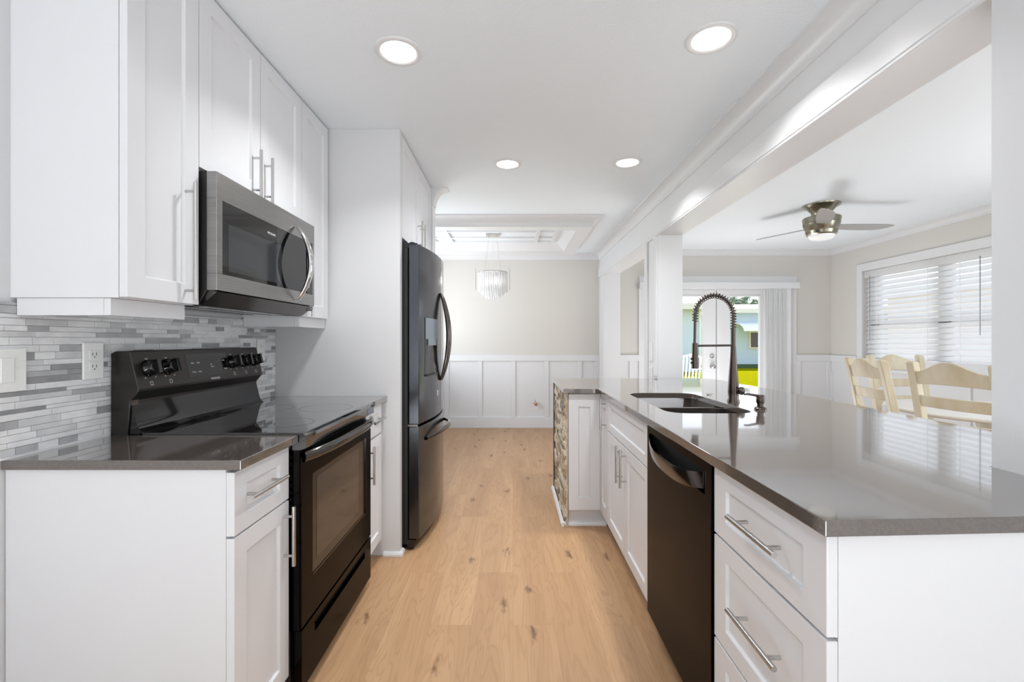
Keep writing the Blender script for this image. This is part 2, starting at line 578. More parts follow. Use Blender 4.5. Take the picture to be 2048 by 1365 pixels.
struct('floor', B().box(XL - 0.15, XR + 0.15, YF - 0.15, YB + 0.12, -0.06, 0.0), 'floor')
struct('ceiling', B().box(XL - 0.15, XB0 + 0.05, YF - 0.15, YB + 0.15, ZC, ZC + 0.1), 'ceil')
c2 = struct('ceiling_dining', B().box(XB1 - 0.05, XR + 0.15, YF - 0.15, YB + 0.15, ZCR, ZCR + 0.1), 'ceil')

# left wall with an opening added for light, out of the camera's sight
b = B()
b.box(XL - 0.12, XL, YF - 0.12, 4.4, 0, ZC)
b.box(XL - 0.12, XL, 6.1, YB + 0.12, 0, ZC)
b.box(XL - 0.12, XL, 4.4, 6.1, 0, 0.7)
b.box(XL - 0.12, XL, 4.4, 6.1, 2.15, ZC)
struct('wall_left', b, 'wall_white')
# rear wall behind the camera, with an unseen opening added for the fill lamp
b = B()
b.box(XL, 1.9, YF - 0.12, YF, 0, ZCR); b.box(4.1, XR + 0.15, YF - 0.12, YF, 0, ZCR)
for x0, x1 in ((1.9, 4.1),):
    b.box(x0, x1, YF - 0.12, YF, 0, 0.4); b.box(x0, x1, YF - 0.12, YF, 2.3, ZCR)
struct('wall_rear', b, 'wall')

# back wall with the patio door opening
DX0, DX1, DZ = 2.17, 3.57, 1.97
b = B()
b.box(XL, DX0, YB, YB + 0.14, 0, ZCR); b.box(DX1, XR + 0.15, YB, YB + 0.14, 0, ZCR); b.box(DX0, DX1, YB, YB + 0.14, DZ, ZCR)
struct('wall_back', b, 'wall')

# right wall with the window opening
WY0, WY1, WZ0, WZ1 = 3.62, 5.865, 0.88, 2.105
b = B()
b.box(XR, XR + 0.15, YF, 0.4, 0, ZCR); b.box(XR, XR + 0.15, 2.8, WY0, 0, ZCR); b.box(XR, XR + 0.15, 0.4, 2.8, 0, 0.8); b.box(XR, XR + 0.15, 0.4, 2.8, 2.1, ZCR)  # second opening here is unseen, added to light the dining room
b.box(XR, XR + 0.15, WY1, YB, 0, ZCR)
b.box(XR, XR + 0.15, WY0, WY1, 0, WZ0); b.box(XR, XR + 0.15, WY0, WY1, WZ1, ZCR)
struct('wall_right', b, 'wall')

# dividing wall: near pier, header beam, pillar and far stub
b = B()
b.box(XB0, XB1, YF, 1.163, 0, ZC + 0.06)
struct('wall_divider', b, 'wall_white')
b = B()
b.box(XB0, XB1, 1.163, YB, ZBEAM, ZC + 0.06)
struct('beam_header', b, 'trim')
struct('wall_pillar', B().box(XB0, XB1, 3.85, 4.19, 0, ZBEAM), 'trim', 0.002)
struct('wall_stub', B().box(XB0, XB1, 6.08, YB, 0, ZBEAM), 'trim')
b = B()
b.box(XB0 - 0.018, XB0, 1.163, YB - 0.02, ZBEAM, 2.228)       # flat casing along the beam
b.box(XB0 - 0.014, XB0, 1.163, YB - 0.02, ZBEAM - 0.012, ZBEAM + 0.012)
b.box(XB0 - 0.018, XB0, 6.08, 6.19, 0, ZBEAM)
b.box(XB0 - 0.016, XB0, 3.85, 3.93, 0.93, ZBEAM - 0.012)
b.box(XB0 - 0.016, XB0, 4.11, 4.19, 0, ZBEAM - 0.012)
struct('trim_1', b, 'trim', 0.003)
b = B()
crown_y(b, XB0, -1, ZC, YF, YB)
crown_x(b, YB, -1, ZC, XL, XB0)
struct('trim_2', b, 'trim', smooth=30)
b = B()
crown_x(b, YB, -1, ZCR, XB1, XR, 0.08, 0.075)
crown_y(b, XR, -1, ZCR, YF, YB, 0.08, 0.075)
crown_y(b, XB1, 1, ZCR, YF, YB, 0.02, 0.03)
struct('trim_3', b, 'trim', smooth=30)

# knee wall under the bar side of the peninsula
struct('wall_knee', B().box(XB0 + 0.01, XB1, 1.17, 3.795, 0, 0.883), 'trim')

# wainscot on the back and right walls
WT = 1.022
def wains_x(b, x0, x1, stiles):
    y = YB
    b.box(x0, x1, y - 0.005, y, 0.12, WT - 0.02)
    b.box(x0, x1, y - 0.024, y, WT - 0.085, WT)
    b.box(x0, x1, y - 0.022, y, 0.0, 0.15)
    for sx in stiles:
        b.box(sx - 0.031, sx + 0.031, y - 0.02, y, 0.15, WT - 0.085)
b = B()
wains_x(b, XL, XB0, [-1.3, -0.928, -0.463, 0.003, 0.47, 0.932, 1.18])
struct('trim_4', b, 'trim', 0.002)
b = B()
wains_x(b, XB1, 1.76, [1.45, 1.66])
wains_x(b, 3.97, XR, [4.0, 4.43])
x = XR
b.box(x - 0.005, x, YF, 0.4, 0.12, WT - 0.02); b.box(x - 0.005, x, 2.8, YB, 0.12, WT - 0.02); b.box(x - 0.005, x, 0.4, 2.8, 0.12, 0.8)
b.box(x - 0.024, x, YF, 0.4, WT - 0.085, WT); b.box(x - 0.024, x, 2.8, 3.53, WT - 0.085, WT); b.box(x - 0.024, x, 5.955, YB, WT - 0.085, WT)
b.box(x - 0.022, x, YF, YB, 0, 0.15)
for sy in (6.43, 5.99, 5.5, 5.0, 4.5, 4.0, 3.5, 2.9, 2.3, 1.7, 1.1):
    b.box(x - 0.02, x, sy - 0.031, sy + 0.031, 0.15, 0.8)
struct('trim_5', b, 'trim', 0.002)

# window on the right wall
win = thing('window_1', 'double-hung white window behind the horizontal blinds on the right wall', 'window', (XR, 4.75, WZ0))
win['kind'] = 'structure'
b = B()
for y0, y1, z0, z1 in ((WY0 - 0.09, WY1 + 0.085, WZ1, WZ1 + 0.095), (WY1, WY1 + 0.085, WZ0, WZ1), (WY0 - 0.09, WY0, WZ0, WZ1)):
    b.box(XR - 0.022, XR, y0, y1, z0, z1)
b.box(XR - 0.05, XR + 0.1, WY0 - 0.11, WY1 + 0.1, WZ0 - 0.03, WZ0)
b.build('casing', 'trim', win, 0.002)
b = B()
xg = XR + 0.10
b.box(xg, xg + 0.05, WY0, 3.93, WZ0, WZ1); b.box(xg, xg + 0.05, 4.79, 4.94, WZ0, WZ1); b.box(xg, xg + 0.05, 5.73, WY1, WZ0, WZ1)
b.box(xg, xg + 0.05, WY0, WY1, WZ0, WZ0 + 0.06); b.box(xg, xg + 0.05, WY0, WY1, WZ1 - 0.06, WZ1)
b.box(xg, xg + 0.05, WY0, WY1, 1.40, 1.46)
b.build('sash', 'trim', win)
B().box(xg + 0.022, xg + 0.026, 3.9, 5.76, WZ0 + 0.04, WZ1 - 0.04).build('pane', 'glass', win)

bl = thing('horizontal_blind', 'white horizontal slatted blind half closed over the right-hand window', 'blind', (XR, 4.74, WZ0))
b = B(); b.box(XR + 0.005, XR + 0.075, WY0 + 0.005, WY1 - 0.005, 2.02, 2.1); b.build('headrail', 'blind', bl, 0.003)
b = B()
zz = 1.985; tilt = math.radians(64); hw = 0.0285
while zz > 0.93:
    xc = XR + 0.04
    dx, dz = hw * math.cos(tilt), hw * math.sin(tilt)
    pr = []
    for k in range(5):
        t = -1 + k / 2.0
        pr.append((xc + dx * t + 0.003 * (1 - t * t), zz + dz * t))
    pr2 = [(px + 0.0022, pz) for px, pz in reversed(pr)]
    b.prism(pr + pr2, 'Y', WY0 + 0.012, WY1 - 0.012)
    zz -= 0.0595
b.build('slats', 'blind', bl)
B().box(XR + 0.02, XR + 0.06, WY0 + 0.012, WY1 - 0.012, 0.895, 0.918).build('bottom_rail', 'blind', bl, 0.003)
for yy in (3.95, 4.62, 4.98, 5.68):
    b = B(); b.box(XR + 0.022, XR + 0.024, yy - 0.004, yy + 0.004, 0.9, 2.03)
    b.build('ladder_cord', 'blind', bl)
for yy, zz in ((5.76, 1.22), (4.4, 1.28)):
    b = B(); b.cyl((XR + 0.002, yy, zz), (XR + 0.002, yy, 2.04), 0.0035, seg=8)
    b.build('wand', 'grey_panel', bl)

# patio door
dr = thing('door_1', 'white double patio door with full glass panes and chrome locks', 'door', (2.87, YB, 0))
dr['kind'] = 'structure'
b = B()
b.box(DX0 - 0.4, DX1 + 0.4, YB - 0.022, YB, 2.02, 2.126)
b.box(DX0 - 0.41, DX0 + 0.04, YB - 0.02, YB + 0.14, 0, 2.02); b.box(DX1 + 0.0005, DX1 + 0.4, YB - 0.02, YB - 0.001, 0, 2.02); b.box(DX1 - 0.04, DX1, YB - 0.02, YB + 0.14, 0, DZ)
b.box(DX0, DX1, YB - 0.01, YB + 0.14, DZ - 0.04, DZ)
b.build('door_frame', 'trim', dr, 0.002)
for x0, x1 in ((DX0 + 0.04, 2.866), (2.874, DX1 - 0.04)):
    b = B(); sx = 0.19; y0, y1 = YB + 0.03, YB + 0.075
    x0g, x1g = (x0 + 0.05, 2.68) if x0 < 2.5 else (3.062, x1 - 0.05)
    b.box(x0, x0g, y0, y1, 0.02, DZ - 0.04); b.box(x1g, x1, y0, y1, 0.02, DZ - 0.04)
    b.box(x0g, x1g, y0, y1, 0.02, 0.25); b.box(x0g, x1g, y0, y1, 1.846, DZ - 0.04)
    for (a0, a1, c0, c1) in ((x0g - 0.015, x1g + 0.015, 0.235, 0.25), (x0g - 0.015, x1g + 0.015, 1.846, 1.861), (x0g - 0.015, x0g, 0.25, 1.846), (x1g, x1g + 0.015, 0.25, 1.846)):
        b.box(a0, a1, y0 - 0.008, y0, c0, c1)
    lf = b.build('door_leaf', 'trim', dr, 0.002)
    B().box(x0g, x1g, YB + 0.05, YB + 0.055, 0.25, 1.846).build('pane', 'glass', lf)
    if x0 < 2.5:
        k = B(); k.lathe([(0.03, 0), (0.032, 0.01), (0.022, 0.022), (0.0, 0.026)], (2.805, y0, 1.003), 20, axis=(0, -1, 0)); k.build('deadbolt', 'nickel', lf, smooth=40)
        k = B(); k.lathe([(0.032, 0), (0.032, 0.008), (0.012, 0.014), (0.012, 0.035), (0.03, 0.045), (0.032, 0.06), (0.02, 0.072), (0.0, 0.075)], (2.805, y0, 0.86), 20, axis=(0, -1, 0)); k.build('knob', 'nickel', lf, smooth=40)
B().box(2.8665, 2.8735, YB + 0.033, YB + 0.07, 0.02, DZ - 0.04).build('astragal', 'slot', dr)
vb = thing('vertical_blind', 'white vertical vane blind drawn aside to the right of the patio door', 'blind', (2.9, YB - 0.06, 0))
B().box(DX0 - 0.42, 3.955, YB - 0.125, YB - 0.024, 1.944, 2.03).build('valance', 'trim', vb, 0.003)
for i in range(13):
    xc = 3.555 + i * 0.0225
    a = math.radians(14 + 7 * math.sin(i * 2.1))
    pts = []
    for k in range(7):
        t = -1 + k / 3.0
        bow = 0.006 * (1 - t * t)
        px = xc + 0.04 * t * math.cos(a) - bow * math.sin(a)
        py = YB - 0.075 + 0.04 * t * math.sin(a) + bow * math.cos(a)
        pts.append((px, py))
    q = [(px + 0.0015, py) for px, py in reversed(pts)]
    b = B(); b.prism(pts + q, 'Z', 0.04, 1.945)
    b.build('vane', 'vane', vb, smooth=60)

# tray moulding on the dining corner ceiling
TX0, TX1, TY0, TY1, TD = -1.24, 0.777, 4.51, 5.94, 0.10
b = B()
fw = 0.14
zt = ZC - TD
b.box(TX0, TX1, TY0, TY0 + fw, zt, ZC); b.box(TX0, TX1, TY1 - fw, TY1, zt, ZC)
b.box(TX0, TX0 + fw, TY0 + fw, TY1 - fw, zt, ZC); b.box(TX1 - fw, TX1, TY0 + fw, TY1 - fw, zt, ZC)
pr = [(p, d) for p, d in cove(0.10, TD)]
b.ring_sweep([[(cx_ + sx_ * p, cy_ + sy_ * p, ZC - d) for p, d in pr] for cx_, cy_, sx_, sy_ in
              ((TX0, TY0, -1, -1), (TX1, TY0, 1, -1), (TX1, TY1, 1, 1), (TX0, TY1, -1, 1))], closed=True)
# inner slopes
sl = 0.09
ix0, ix1, iy0, iy1 = TX0 + fw, TX1 - fw, TY0 + fw, TY1 - fw
b.prism([(iy0, zt + 0.012), (iy0, ZC), (iy0 + sl, ZC)], 'X', ix0, ix1)
b.prism([(iy1, zt + 0.012), (iy1, ZC), (iy1 - sl, ZC)], 'X', ix0, ix1)
b.prism([(ix0, zt + 0.012), (ix0, ZC), (ix0 + sl, ZC)], 'Y', iy0, iy1)
b.prism([(ix1, zt + 0.012), (ix1, ZC), (ix1 - sl, ZC)], 'Y', iy0, iy1)
# applied strips
z0s = ZC - 0.022
for yy in (iy0 + 0.2, iy0 + 0.42, iy1 - 0.42, iy1 - 0.2):
    b.box(ix0 + 0.14, ix1 - 0.14, yy - 0.02, yy + 0.02, z0s, ZC)
for xx in (ix0 + 0.16, ix0 + 0.36, ix1 - 0.36, ix1 - 0.16):
    b.box(xx - 0.02, xx + 0.02, iy0 + 0.15, iy1 - 0.15, z0s - 0.003, ZC)
struct('trim_6', b, 'trim', smooth=30)

# fridge enclosure walls
b = B(); b.box(XL, -0.646, 2.63, 2.68, 0, ZC)
struct('wall_return', b, 'wall_white', 0.003)
b = B(); b.box(XL, -0.632, 3.625, 3.745, 0, ZC)
struct('wall_return_far', b, 'trim')
b = B(); b.prism([(-0.632 + p, ZC - d) for p, d in cove(0.115, 0.14, lip=0.008)], 'Y', 3.63, 3.745)
struct('trim_7', b, 'trim', smooth=30)
b = B()
q = [(0, 0), (0.018, 0), (0.018, 0.012), (0.012, 0.022), (0, 0.026)]
b.prism([(2.63 - p, z) for p, z in q], 'X', -0.74, -0.628)
b.prism([(-0.646 + p, z) for p, z in q], 'Y', 2.63, 2.68)
struct('baseboard_return', b, 'trim', 0.001)

# mosaic backsplash on the left wall
b = B()
b.box(XL, XL + 0.004, 1.2, 2.63, 0.915, 1.338)
z = 0.918
hs = [0.016, 0.02, 0.0225, 0.0115, 0.0185]
while z < 1.336:
    h = min(rnd.choice(hs), 1.337 - z)
    y = 1.2 - rnd.random() * 0.1
    last = 0
    while y < 2.629:
        w = rnd.choice([0.06, 0.09, 0.12, 0.15, 0.19])
        r = rnd.random()
        m = 1 if r < 0.55 else 2 if r < 0.74 else 3 if r < 0.93 else 4
        if m == last and m > 1:
            m = 1
        last = m
        y0, y1 = max(y, 1.2), min(y + w, 2.629)
        if y1 - y0 > 0.008 and h > 0.004:
            b.box(XL + 0.004, XL + 0.008 + (0.0008 if m > 2 else 0), y0 + 0.0008, y1 - 0.0008, z + 0.0008, z + h - 0.0008, m)
        y += w
    z += h
o = struct('backsplash', b, ['grout', 't_white', 't_light', 't_mid', 't_dark'])
b = B(); b.box(XL + 0.004, XL + 0.014, 1.215, 1.545, 0.914, 0.92)
struct('trim_8', b, 'trim')

# ------------------------------------------------------------------ left run
# near wall cabinet
c = thing('wall_cabinet', 'narrow white wall cabinet reaching the ceiling nearest the camera, left of microwave', 'cabinet', (-1.2, 1.4, 1.35))
b = B(); b.box(XL, -1.073, 1.25, 1.542, 1.35, ZC); b.build('body', 'cab', c, 0.001)
d = shaker('+X', -1.05, 1.252, 1.537, 1.352, ZC - 0.012, 0.022, 0.062, 0.062).build('door', 'cab', c, 0.0012)
bar_handle('+X', -1.05, 1.474, 1.552, 0.375, True, d, spacing=0.85)
b = B(); b.box(XL + 0.01, -1.119, 1.257, 1.275, 1.302, 1.3495); b.box(-1.118, -1.1, 1.257, 1.542, 1.302, 1.3495)
b.build('light_rail', 'cab', c, 0.001)
# cabinet over the microwave
c = thing('wall_cabinet', 'white two-door wall cabinet above the stainless microwave', 'cabinet', (-1.2, 1.92, 1.81))
B().box(XL, -1.073, 1.544, 2.288, 1.81, ZC).build('body', 'cab', c, 0.001)
d = shaker('+X', -1.05, 1.541, 1.912, 1.815, ZC - 0.012, 0.022, 0.062, 0.062).build('door', 'cab', c, 0.0012)
bar_handle('+X', -1.05, 1.858, 1.905, 0.195, True, d)
d = shaker('+X', -1.05, 1.916, 2.287, 1.815, ZC - 0.012, 0.022, 0.062, 0.062).build('door', 'cab', c, 0.0012)
bar_handle('+X', -1.05, 1.945, 1.905, 0.195, True, d)
# narrow cabinet beyond
c = thing('wall_cabinet', 'narrow white wall cabinet between the microwave and the fridge enclosure wall', 'cabinet', (-1.2, 2.46, 1.35))
B().box(XL, -1.073, 2.312, 2.629, 1.35, ZC).build('body', 'cab', c, 0.001)
d = shaker('+X', -1.05, 2.291, 2.61, 1.352, ZC - 0.012, 0.022, 0.062, 0.062).build('door', 'cab', c, 0.0012)
bar_handle('+X', -1.05, 2.335, 1.45, 0.195, True, d)
b = B(); b.box(XL + 0.01, -1.101, 2.314, 2.332, 1.30, 1.3495); b.box(-1.1, -1.075, 2.314, 2.629, 1.30, 1.3495)
b.build('light_rail', 'cab', c, 0.001)

# microwave
mw = thing('microwave', 'stainless over-the-range microwave with curved handle and dark glass front', 'microwave', (-1.18, 1.925, 1.36))
b = B()
b.prism([(XL + 0.002, 1.36), (-1.06, 1.352), (-1.03, 1.405), (-1.03, 1.804), (XL + 0.002, 1.804)], 'Y', 1.548, 2.302)
b.build('body', 'matte_black', mw, 0.002)
b = B()
fy0, fy1, fz0, fz1, gx = 1.546, 2.306, 1.402, 1.803, -0.996
gy0, gy1, gz0, gz1 = 1.578, 2.285, 1.46, 1.712
for y0, y1, z0, z1 in ((fy0, fy1, gz1, fz1), (fy0, fy1, fz0, gz0), (fy0, gy0, gz0, gz1), (gy1, fy1, gz0, gz1)):
    b.box(-1.03, gx, y0, y1, z0, z1)
dd = b.build('door', 'steel', mw, 0.0015)
B().box(-1.02, gx - 0.002, gy0, gy1, gz0, gz1).build('door_glass', 'dark_glass', dd)
B().box(gx - 0.002, gx - 0.0014, 1.612, 1.985, 1.475, 1.64).build('window_screen', mat('window_screen', lin(46, 48, 50), 0.08), dd)
B().box(gx - 0.002, gx + 0.001, 2.225, 2.283, gz0, gz1).build('control_panel', 'gloss_black', dd)
P = mapper('+X', gx - 0.002)
text_mesh('FRIGIDAIRE', 0.0125, P, 1.9, 1.668, parent=dd, name='lettering')
bb = B()
for i in range(7):
    bb.box(gx + 0.001, gx + 0.0015, 2.238, 2.246, 1.49 + i * 0.02, 1.494 + i * 0.02)
bb.build('key_marks', 'print', dd)
b = B(); pth = []; rr = []; r2 = []
for i in range(25):
    t = i / 24
    s_ = math.sin(PI * t)
    pth.append((gx + 0.006 + 0.066 * s_ ** 0.75, 2.105 + 0.0 * s_, 1.415 + 0.338 * t))
    rr.append(0.004 + 0.008 * s_ ** 0.5); r2.append(0.006 + 0.012 * s_ ** 0.5)
b.tube(pth, rr, 12, ry=r2, up=(1, 0, 0))
b.build('handle', 'chrome', dd, smooth=50)
b = B()
b.prism([(-1.055, 1.352), (-1.0, 1.398), (-1.03, 1.404)], 'Y', 1.556, 2.296)
for i in range(3):
    b.box(-1.3 + i * 0.08, -1.24 + i * 0.08, 1.62, 2.2, 1.352, 1.358)
b.build('vent', 'dark_chrome', mw)

# near base cabinet and its top
c = thing('base_cabinet', 'white base cabinet with one drawer over a door, nearest on the left of the range', 'cabinet', (-1.05, 1.38, 0))
b = B(); b.box(XL + 0.002, -0.772, 1.236, 1.542, 0.1, 0.887); b.box(XL + 0.002, -0.84, 1.245, 1.54, 0, 0.1)
b.build('body', 'cab', c, 0.001)
d = shaker('+X', -0.75, 1.238, 1.539, 0.704, 0.877, 0.022, 0.058, 0.045).build('drawer', 'cab', c, 0.0012)
bar_handle('+X', -0.75, 1.365, 0.8, 0.2, False, d)
d = shaker('+X', -0.75, 1.238, 1.539, 0.11, 0.698, 0.022, 0.058, 0.058).build('door', 'cab', c, 0.0012)
bar_handle('+X', -0.75, 1.505, 0.592, 0.195, True, d)
ct = B().box(XL + 0.004, -0.723, 1.222, 1.548, 0.888, 0.914).build('countertop', 'counter', None, 0.002)
tag(ct, 'short taupe stone countertop between the camera and the range on the left', 'countertop')
# far base cabinet and its top
c = thing('base_cabinet', 'slim white base cabinet between the range and the fridge enclosure wall', 'cabinet', (-1.05, 2.47, 0))
b = B(); b.box(XL + 0.002, -0.765, 2.322, 2.628, 0.1, 0.887); b.box(XL + 0.002, -0.83, 2.322, 2.628, 0, 0.1)
b.build('body', 'cab', c, 0.001)
d = shaker('+X', -0.743, 2.322, 2.6, 0.715, 0.877, 0.022, 0.05, 0.045).build('drawer', 'cab', c, 0.0012)
bar_handle('+X', -0.743, 2.47, 0.8, 0.2, False, d)
d = shaker('+X', -0.743, 2.322, 2.6, 0.11, 0.705, 0.022, 0.055, 0.058).build('door', 'cab', c, 0.0012)
bar_handle('+X', -0.743, 2.352, 0.59, 0.195, True, d)
ct = B().box(XL + 0.004, -0.718, 2.318, 2.6285, 0.888, 0.914).build('countertop', 'counter', None, 0.002)
tag(ct, 'short taupe stone countertop beyond the range against the fridge enclosure wall', 'countertop')

# range
rg = thing('range', 'black stainless electric range with glass cooktop and rear control console', 'range', (-1.05, 1.93, 0))
RY0, RY1 = 1.552, 2.312
b = B(); b.box(XL + 0.012, -0.752, RY0 + 0.002, RY1 - 0.002, 0.03, 0.895); b.box(-1.3, -0.8, RY0 + 0.02, RY1 - 0.02, 0.0, 0.03)
b.build('body', 'matte_black', rg, 0.002)
b = B(); b.box(-0.752, -0.742, RY0 + 0.002, RY0 + 0.012, 0.03, 0.86)
b.box(-0.775, -0.722, RY0 + 0.002, RY0 + 0.005, 0.25, 0.865)
b.build('side_trim', 'black_steel', rg)
b = B()
for i in range(9):
    z = 0.845 - i * 0.024
    b.box(-0.752, -0.746, RY0 + 0.0005, RY0 + 0.003, z - 0.014, z)
b.build('vent_slots', 'gloss_black', rg)
# cooktop glass and front fascia
b = B()
b.prism([(-1.25, 0.905), (-1.25, 0.921), (-0.72, 0.921), (-0.708, 0.919), (-0.7, 0.912), (-0.698, 0.9), (-0.70, 0.868), (-0.72, 0.862), (-0.75, 0.862), (-0.75, 0.905)], 'Y', RY0 - 0.001, RY1 + 0.001)
ctop = b.build('cooktop', 'black_glass', rg)
for (bx, by, br) in ((-0.86, 1.74, 0.1), (-0.86, 2.12, 0.115), (-1.11, 1.74, 0.08), (-1.11, 2.12, 0.095)):
    b = B()
    n = 48
    for i in range(n):
        a0, a1 = 2 * PI * i / n, 2 * PI * (i + 1) / n
        q = []
        for (r_, a_) in ((br - 0.0012, a0), (br + 0.0012, a0), (br + 0.0012, a1), (br - 0.0012, a1)):
            q.append((bx + r_ * math.cos(a_), by + r_ * math.sin(a_), 0.9213))
        b.add(q, [(0, 1, 2, 3)])
    b.build('burner_ring', 'ring', ctop)
# back console
b = B()
b.prism([(-1.355, 0.905), (-1.355, 1.188), (-1.34, 1.196), (-1.296, 1.197), (-1.292, 1.194), (-1.262, 1.068), (-1.263, 1.06), (-1.29, 1.028), (-1.292, 1.0), (-1.3, 0.905)], 'Y', RY0 - 0.002, RY1 + 0.004)
con = b.build('control_console', 'console', rg, 0.002)
b = B()
pr = [(-1.30, 0.905)]
for i in range(11):
    t = i / 10
    pr.append((-1.25 - 0.016 * min(1, t * 4) ** 0.5 - 0.024 * t, 0.92 + 0.098 * t))
pr.append((-1.3, 1.018))
b.prism(pr, 'Y', RY0 + 0.004, RY1 + 0.0)
b.build('backguard', 'gloss_black', rg, smooth=30)
B().box(-1.3, -1.288, RY0, RY0 + 0.03, 1.014, 1.03).build('console_bracket', 'dark_chrome', rg)
cn = Vector((0.973, 0, 0.2317)); cup = Vector((-0.2317, 0, 0.973)); c0 = Vector((-1.2775, 0, 1.131))
def CP(u, v, n):
    return tuple(c0 + Vector((0, u, 0)) + cup * v + cn * n)
for ky in (1.612, 1.703, 2.092, 2.181, 2.264):
    b = B()
    ctr = Vector(CP(ky, 0.004, 0))
    b.lathe([(0.03, 0), (0.03, 0.006), (0.027, 0.01), (0.0245, 0.028), (0.021, 0.031), (0, 0.031)], ctr, 28, axis=cn)
    k0 = [CP(ky + a, 0.004 + v_, n_) for n_ in (0.028, 0.044) for a, v_ in ((-0.007, -0.024), (0.007, -0.024), (0.007, 0.024), (-0.007, 0.024))]
    b.add(k0, [(0, 1, 2, 3), (4, 5, 6, 7), (0, 1, 5, 4), (1, 2, 6, 5), (2, 3, 7, 6), (3, 0, 4, 7)])
    kb = b.build('knob', 'gloss_black', con, 0.001, smooth=35)
b = B()
vs = [CP(u, v, n) for n in (0.0, 0.0012) for u, v in ((1.802, -0.045), (2.055, -0.045), (2.055, 0.047), (1.802, 0.047))]
b.add(vs, [(0, 1, 2, 3), (4, 5, 6, 7), (0, 1, 5, 4), (1, 2, 6, 5), (2, 3, 7, 6), (3, 0, 4, 7)])
b.build('display', 'dark_glass', con)
tb = B()
def tx(s_, sz, u, v, n=0.0014):
    t_ = text_mesh(s_, sz, CP, u, v, n)
    tb.add(t_.v, t_.f)
for u, v, s_ in ((1.835, 0.008, 'Bake'), (1.868, 0.008, 'Broil'), (1.835, -0.028, 'Warm'), (1.868, -0.028, 'Clean'), (1.95, -0.012, 'Timer'), (1.945, -0.002, 'Set'), (2.0, 0.012, '+'), (2.03, 0.012, 'Start'), (2.0, -0.028, '-'), (2.034, -0.025, 'Cancel')):
    tx(s_, 0.0085, u, v)
for ky in (1.612, 1.703, 2.092, 2.181, 2.264):
    tx('OFF', 0.007, ky, 0.035, 0.0004)
    tx('HI', 0.006, ky - 0.022, -0.031, 0.0004); tx('LO', 0.006, ky + 0.024, -0.031, 0.0004)
    s2 = 0.0065
    for (a0, a1, c0_, c1_) in ((-s2, s2, -s2, -s2 + 0.0015), (-s2, s2, s2 - 0.0015, s2), (-s2, -s2 + 0.0015, -s2, s2), (s2 - 0.0015, s2, -s2, s2)):
        vv = -0.05
        q = [CP(ky + a, vv + c_, 0.0006) for a, c_ in ((a0, c0_), (a1, c0_), (a1, c1_), (a0, c1_))]
        tb.add(q, [(0, 1, 2, 3)])
tb.build('lettering', 'print', con)
text_mesh('FRIGIDAIRE', 0.0115, CP, 1.955, -0.064, 0.0004, parent=con, name='lettering')
# oven door
b = B()
dz0, dz1 = 0.256, 0.835
wy0, wy1, wz0, wz1 = 1.642, 2.232, 0.396, 0.757
for y0, y1, z0, z1 in ((RY0 + 0.006, RY1 - 0.002, wz1, dz1), (RY0 + 0.006, RY1 - 0.002, dz0, wz0), (RY0 + 0.006, wy0, wz0, wz1), (wy1, RY1 - 0.002, wz0, wz1)):
    b.box(-0.75, -0.715, y0, y1, z0, z1)
od = b.build('oven_door', 'black_steel', rg)
B().box(-0.75, -0.716, wy0, wy1, wz0, wz1).build('window_border', 'oven_glass', od)
B().box(-0.716, -0.7153, wy0 + 0.035, wy1 - 0.1, wz0 + 0.045, wz1 - 0.02).build('oven_window', mat('oven_window', lin(40, 37, 35), 0.05, spec=0.9), od)
b = B()
for (y0, y1, z0, z1) in ((wy0, wy1, wz0, wz0 + 0.004), (wy1 - 0.003, wy1, wz0, wz1)):
    b.box(-0.7155, -0.7135, y0, y1, z0, z1)
b.build('window_trim', 'dark_chrome', od)
b = B(); pth = []; rr = []; r2 = []
for i in range(33):
    t = i / 32
    s_ = 1 - abs(2 * t - 1) ** 3.2
    pth.append((-0.712 + 0.05 * s_, RY0 + 0.012 + (RY1 - RY0 - 0.02) * t, 0.836 + 0.006 * s_))
    rr.append(0.0185); r2.append(0.0115)
b.tube(pth, rr, 14, ry=r2, up=(0, 0, 1))
b.build('handle', 'dark_chrome', od, smooth=60)
# storage drawer
b = B()
sy0, sy1, sz0, sz1 = 1.66, 2.22, 0.182, 0.212
for y0, y1, z0, z1 in ((RY0 + 0.006, RY1 - 0.002, sz1, 0.246), (RY0 + 0.006, RY1 - 0.002, 0.045, sz0), (RY0 + 0.006, sy0, sz0, sz1), (sy1, RY1 - 0.002, sz0, sz1)):
    b.box(-0.75, -0.715, y0, y1, z0, z1)
b.box(-0.75, -0.735, sy0, sy1, sz0, sz1)
b.prism([(-0.738, 0.2), (-0.712, 0.214), (-0.715, 0.22), (-0.738, 0.218)], 'Y', sy0, sy1)
b.build('storage_drawer', 'black_steel', rg)

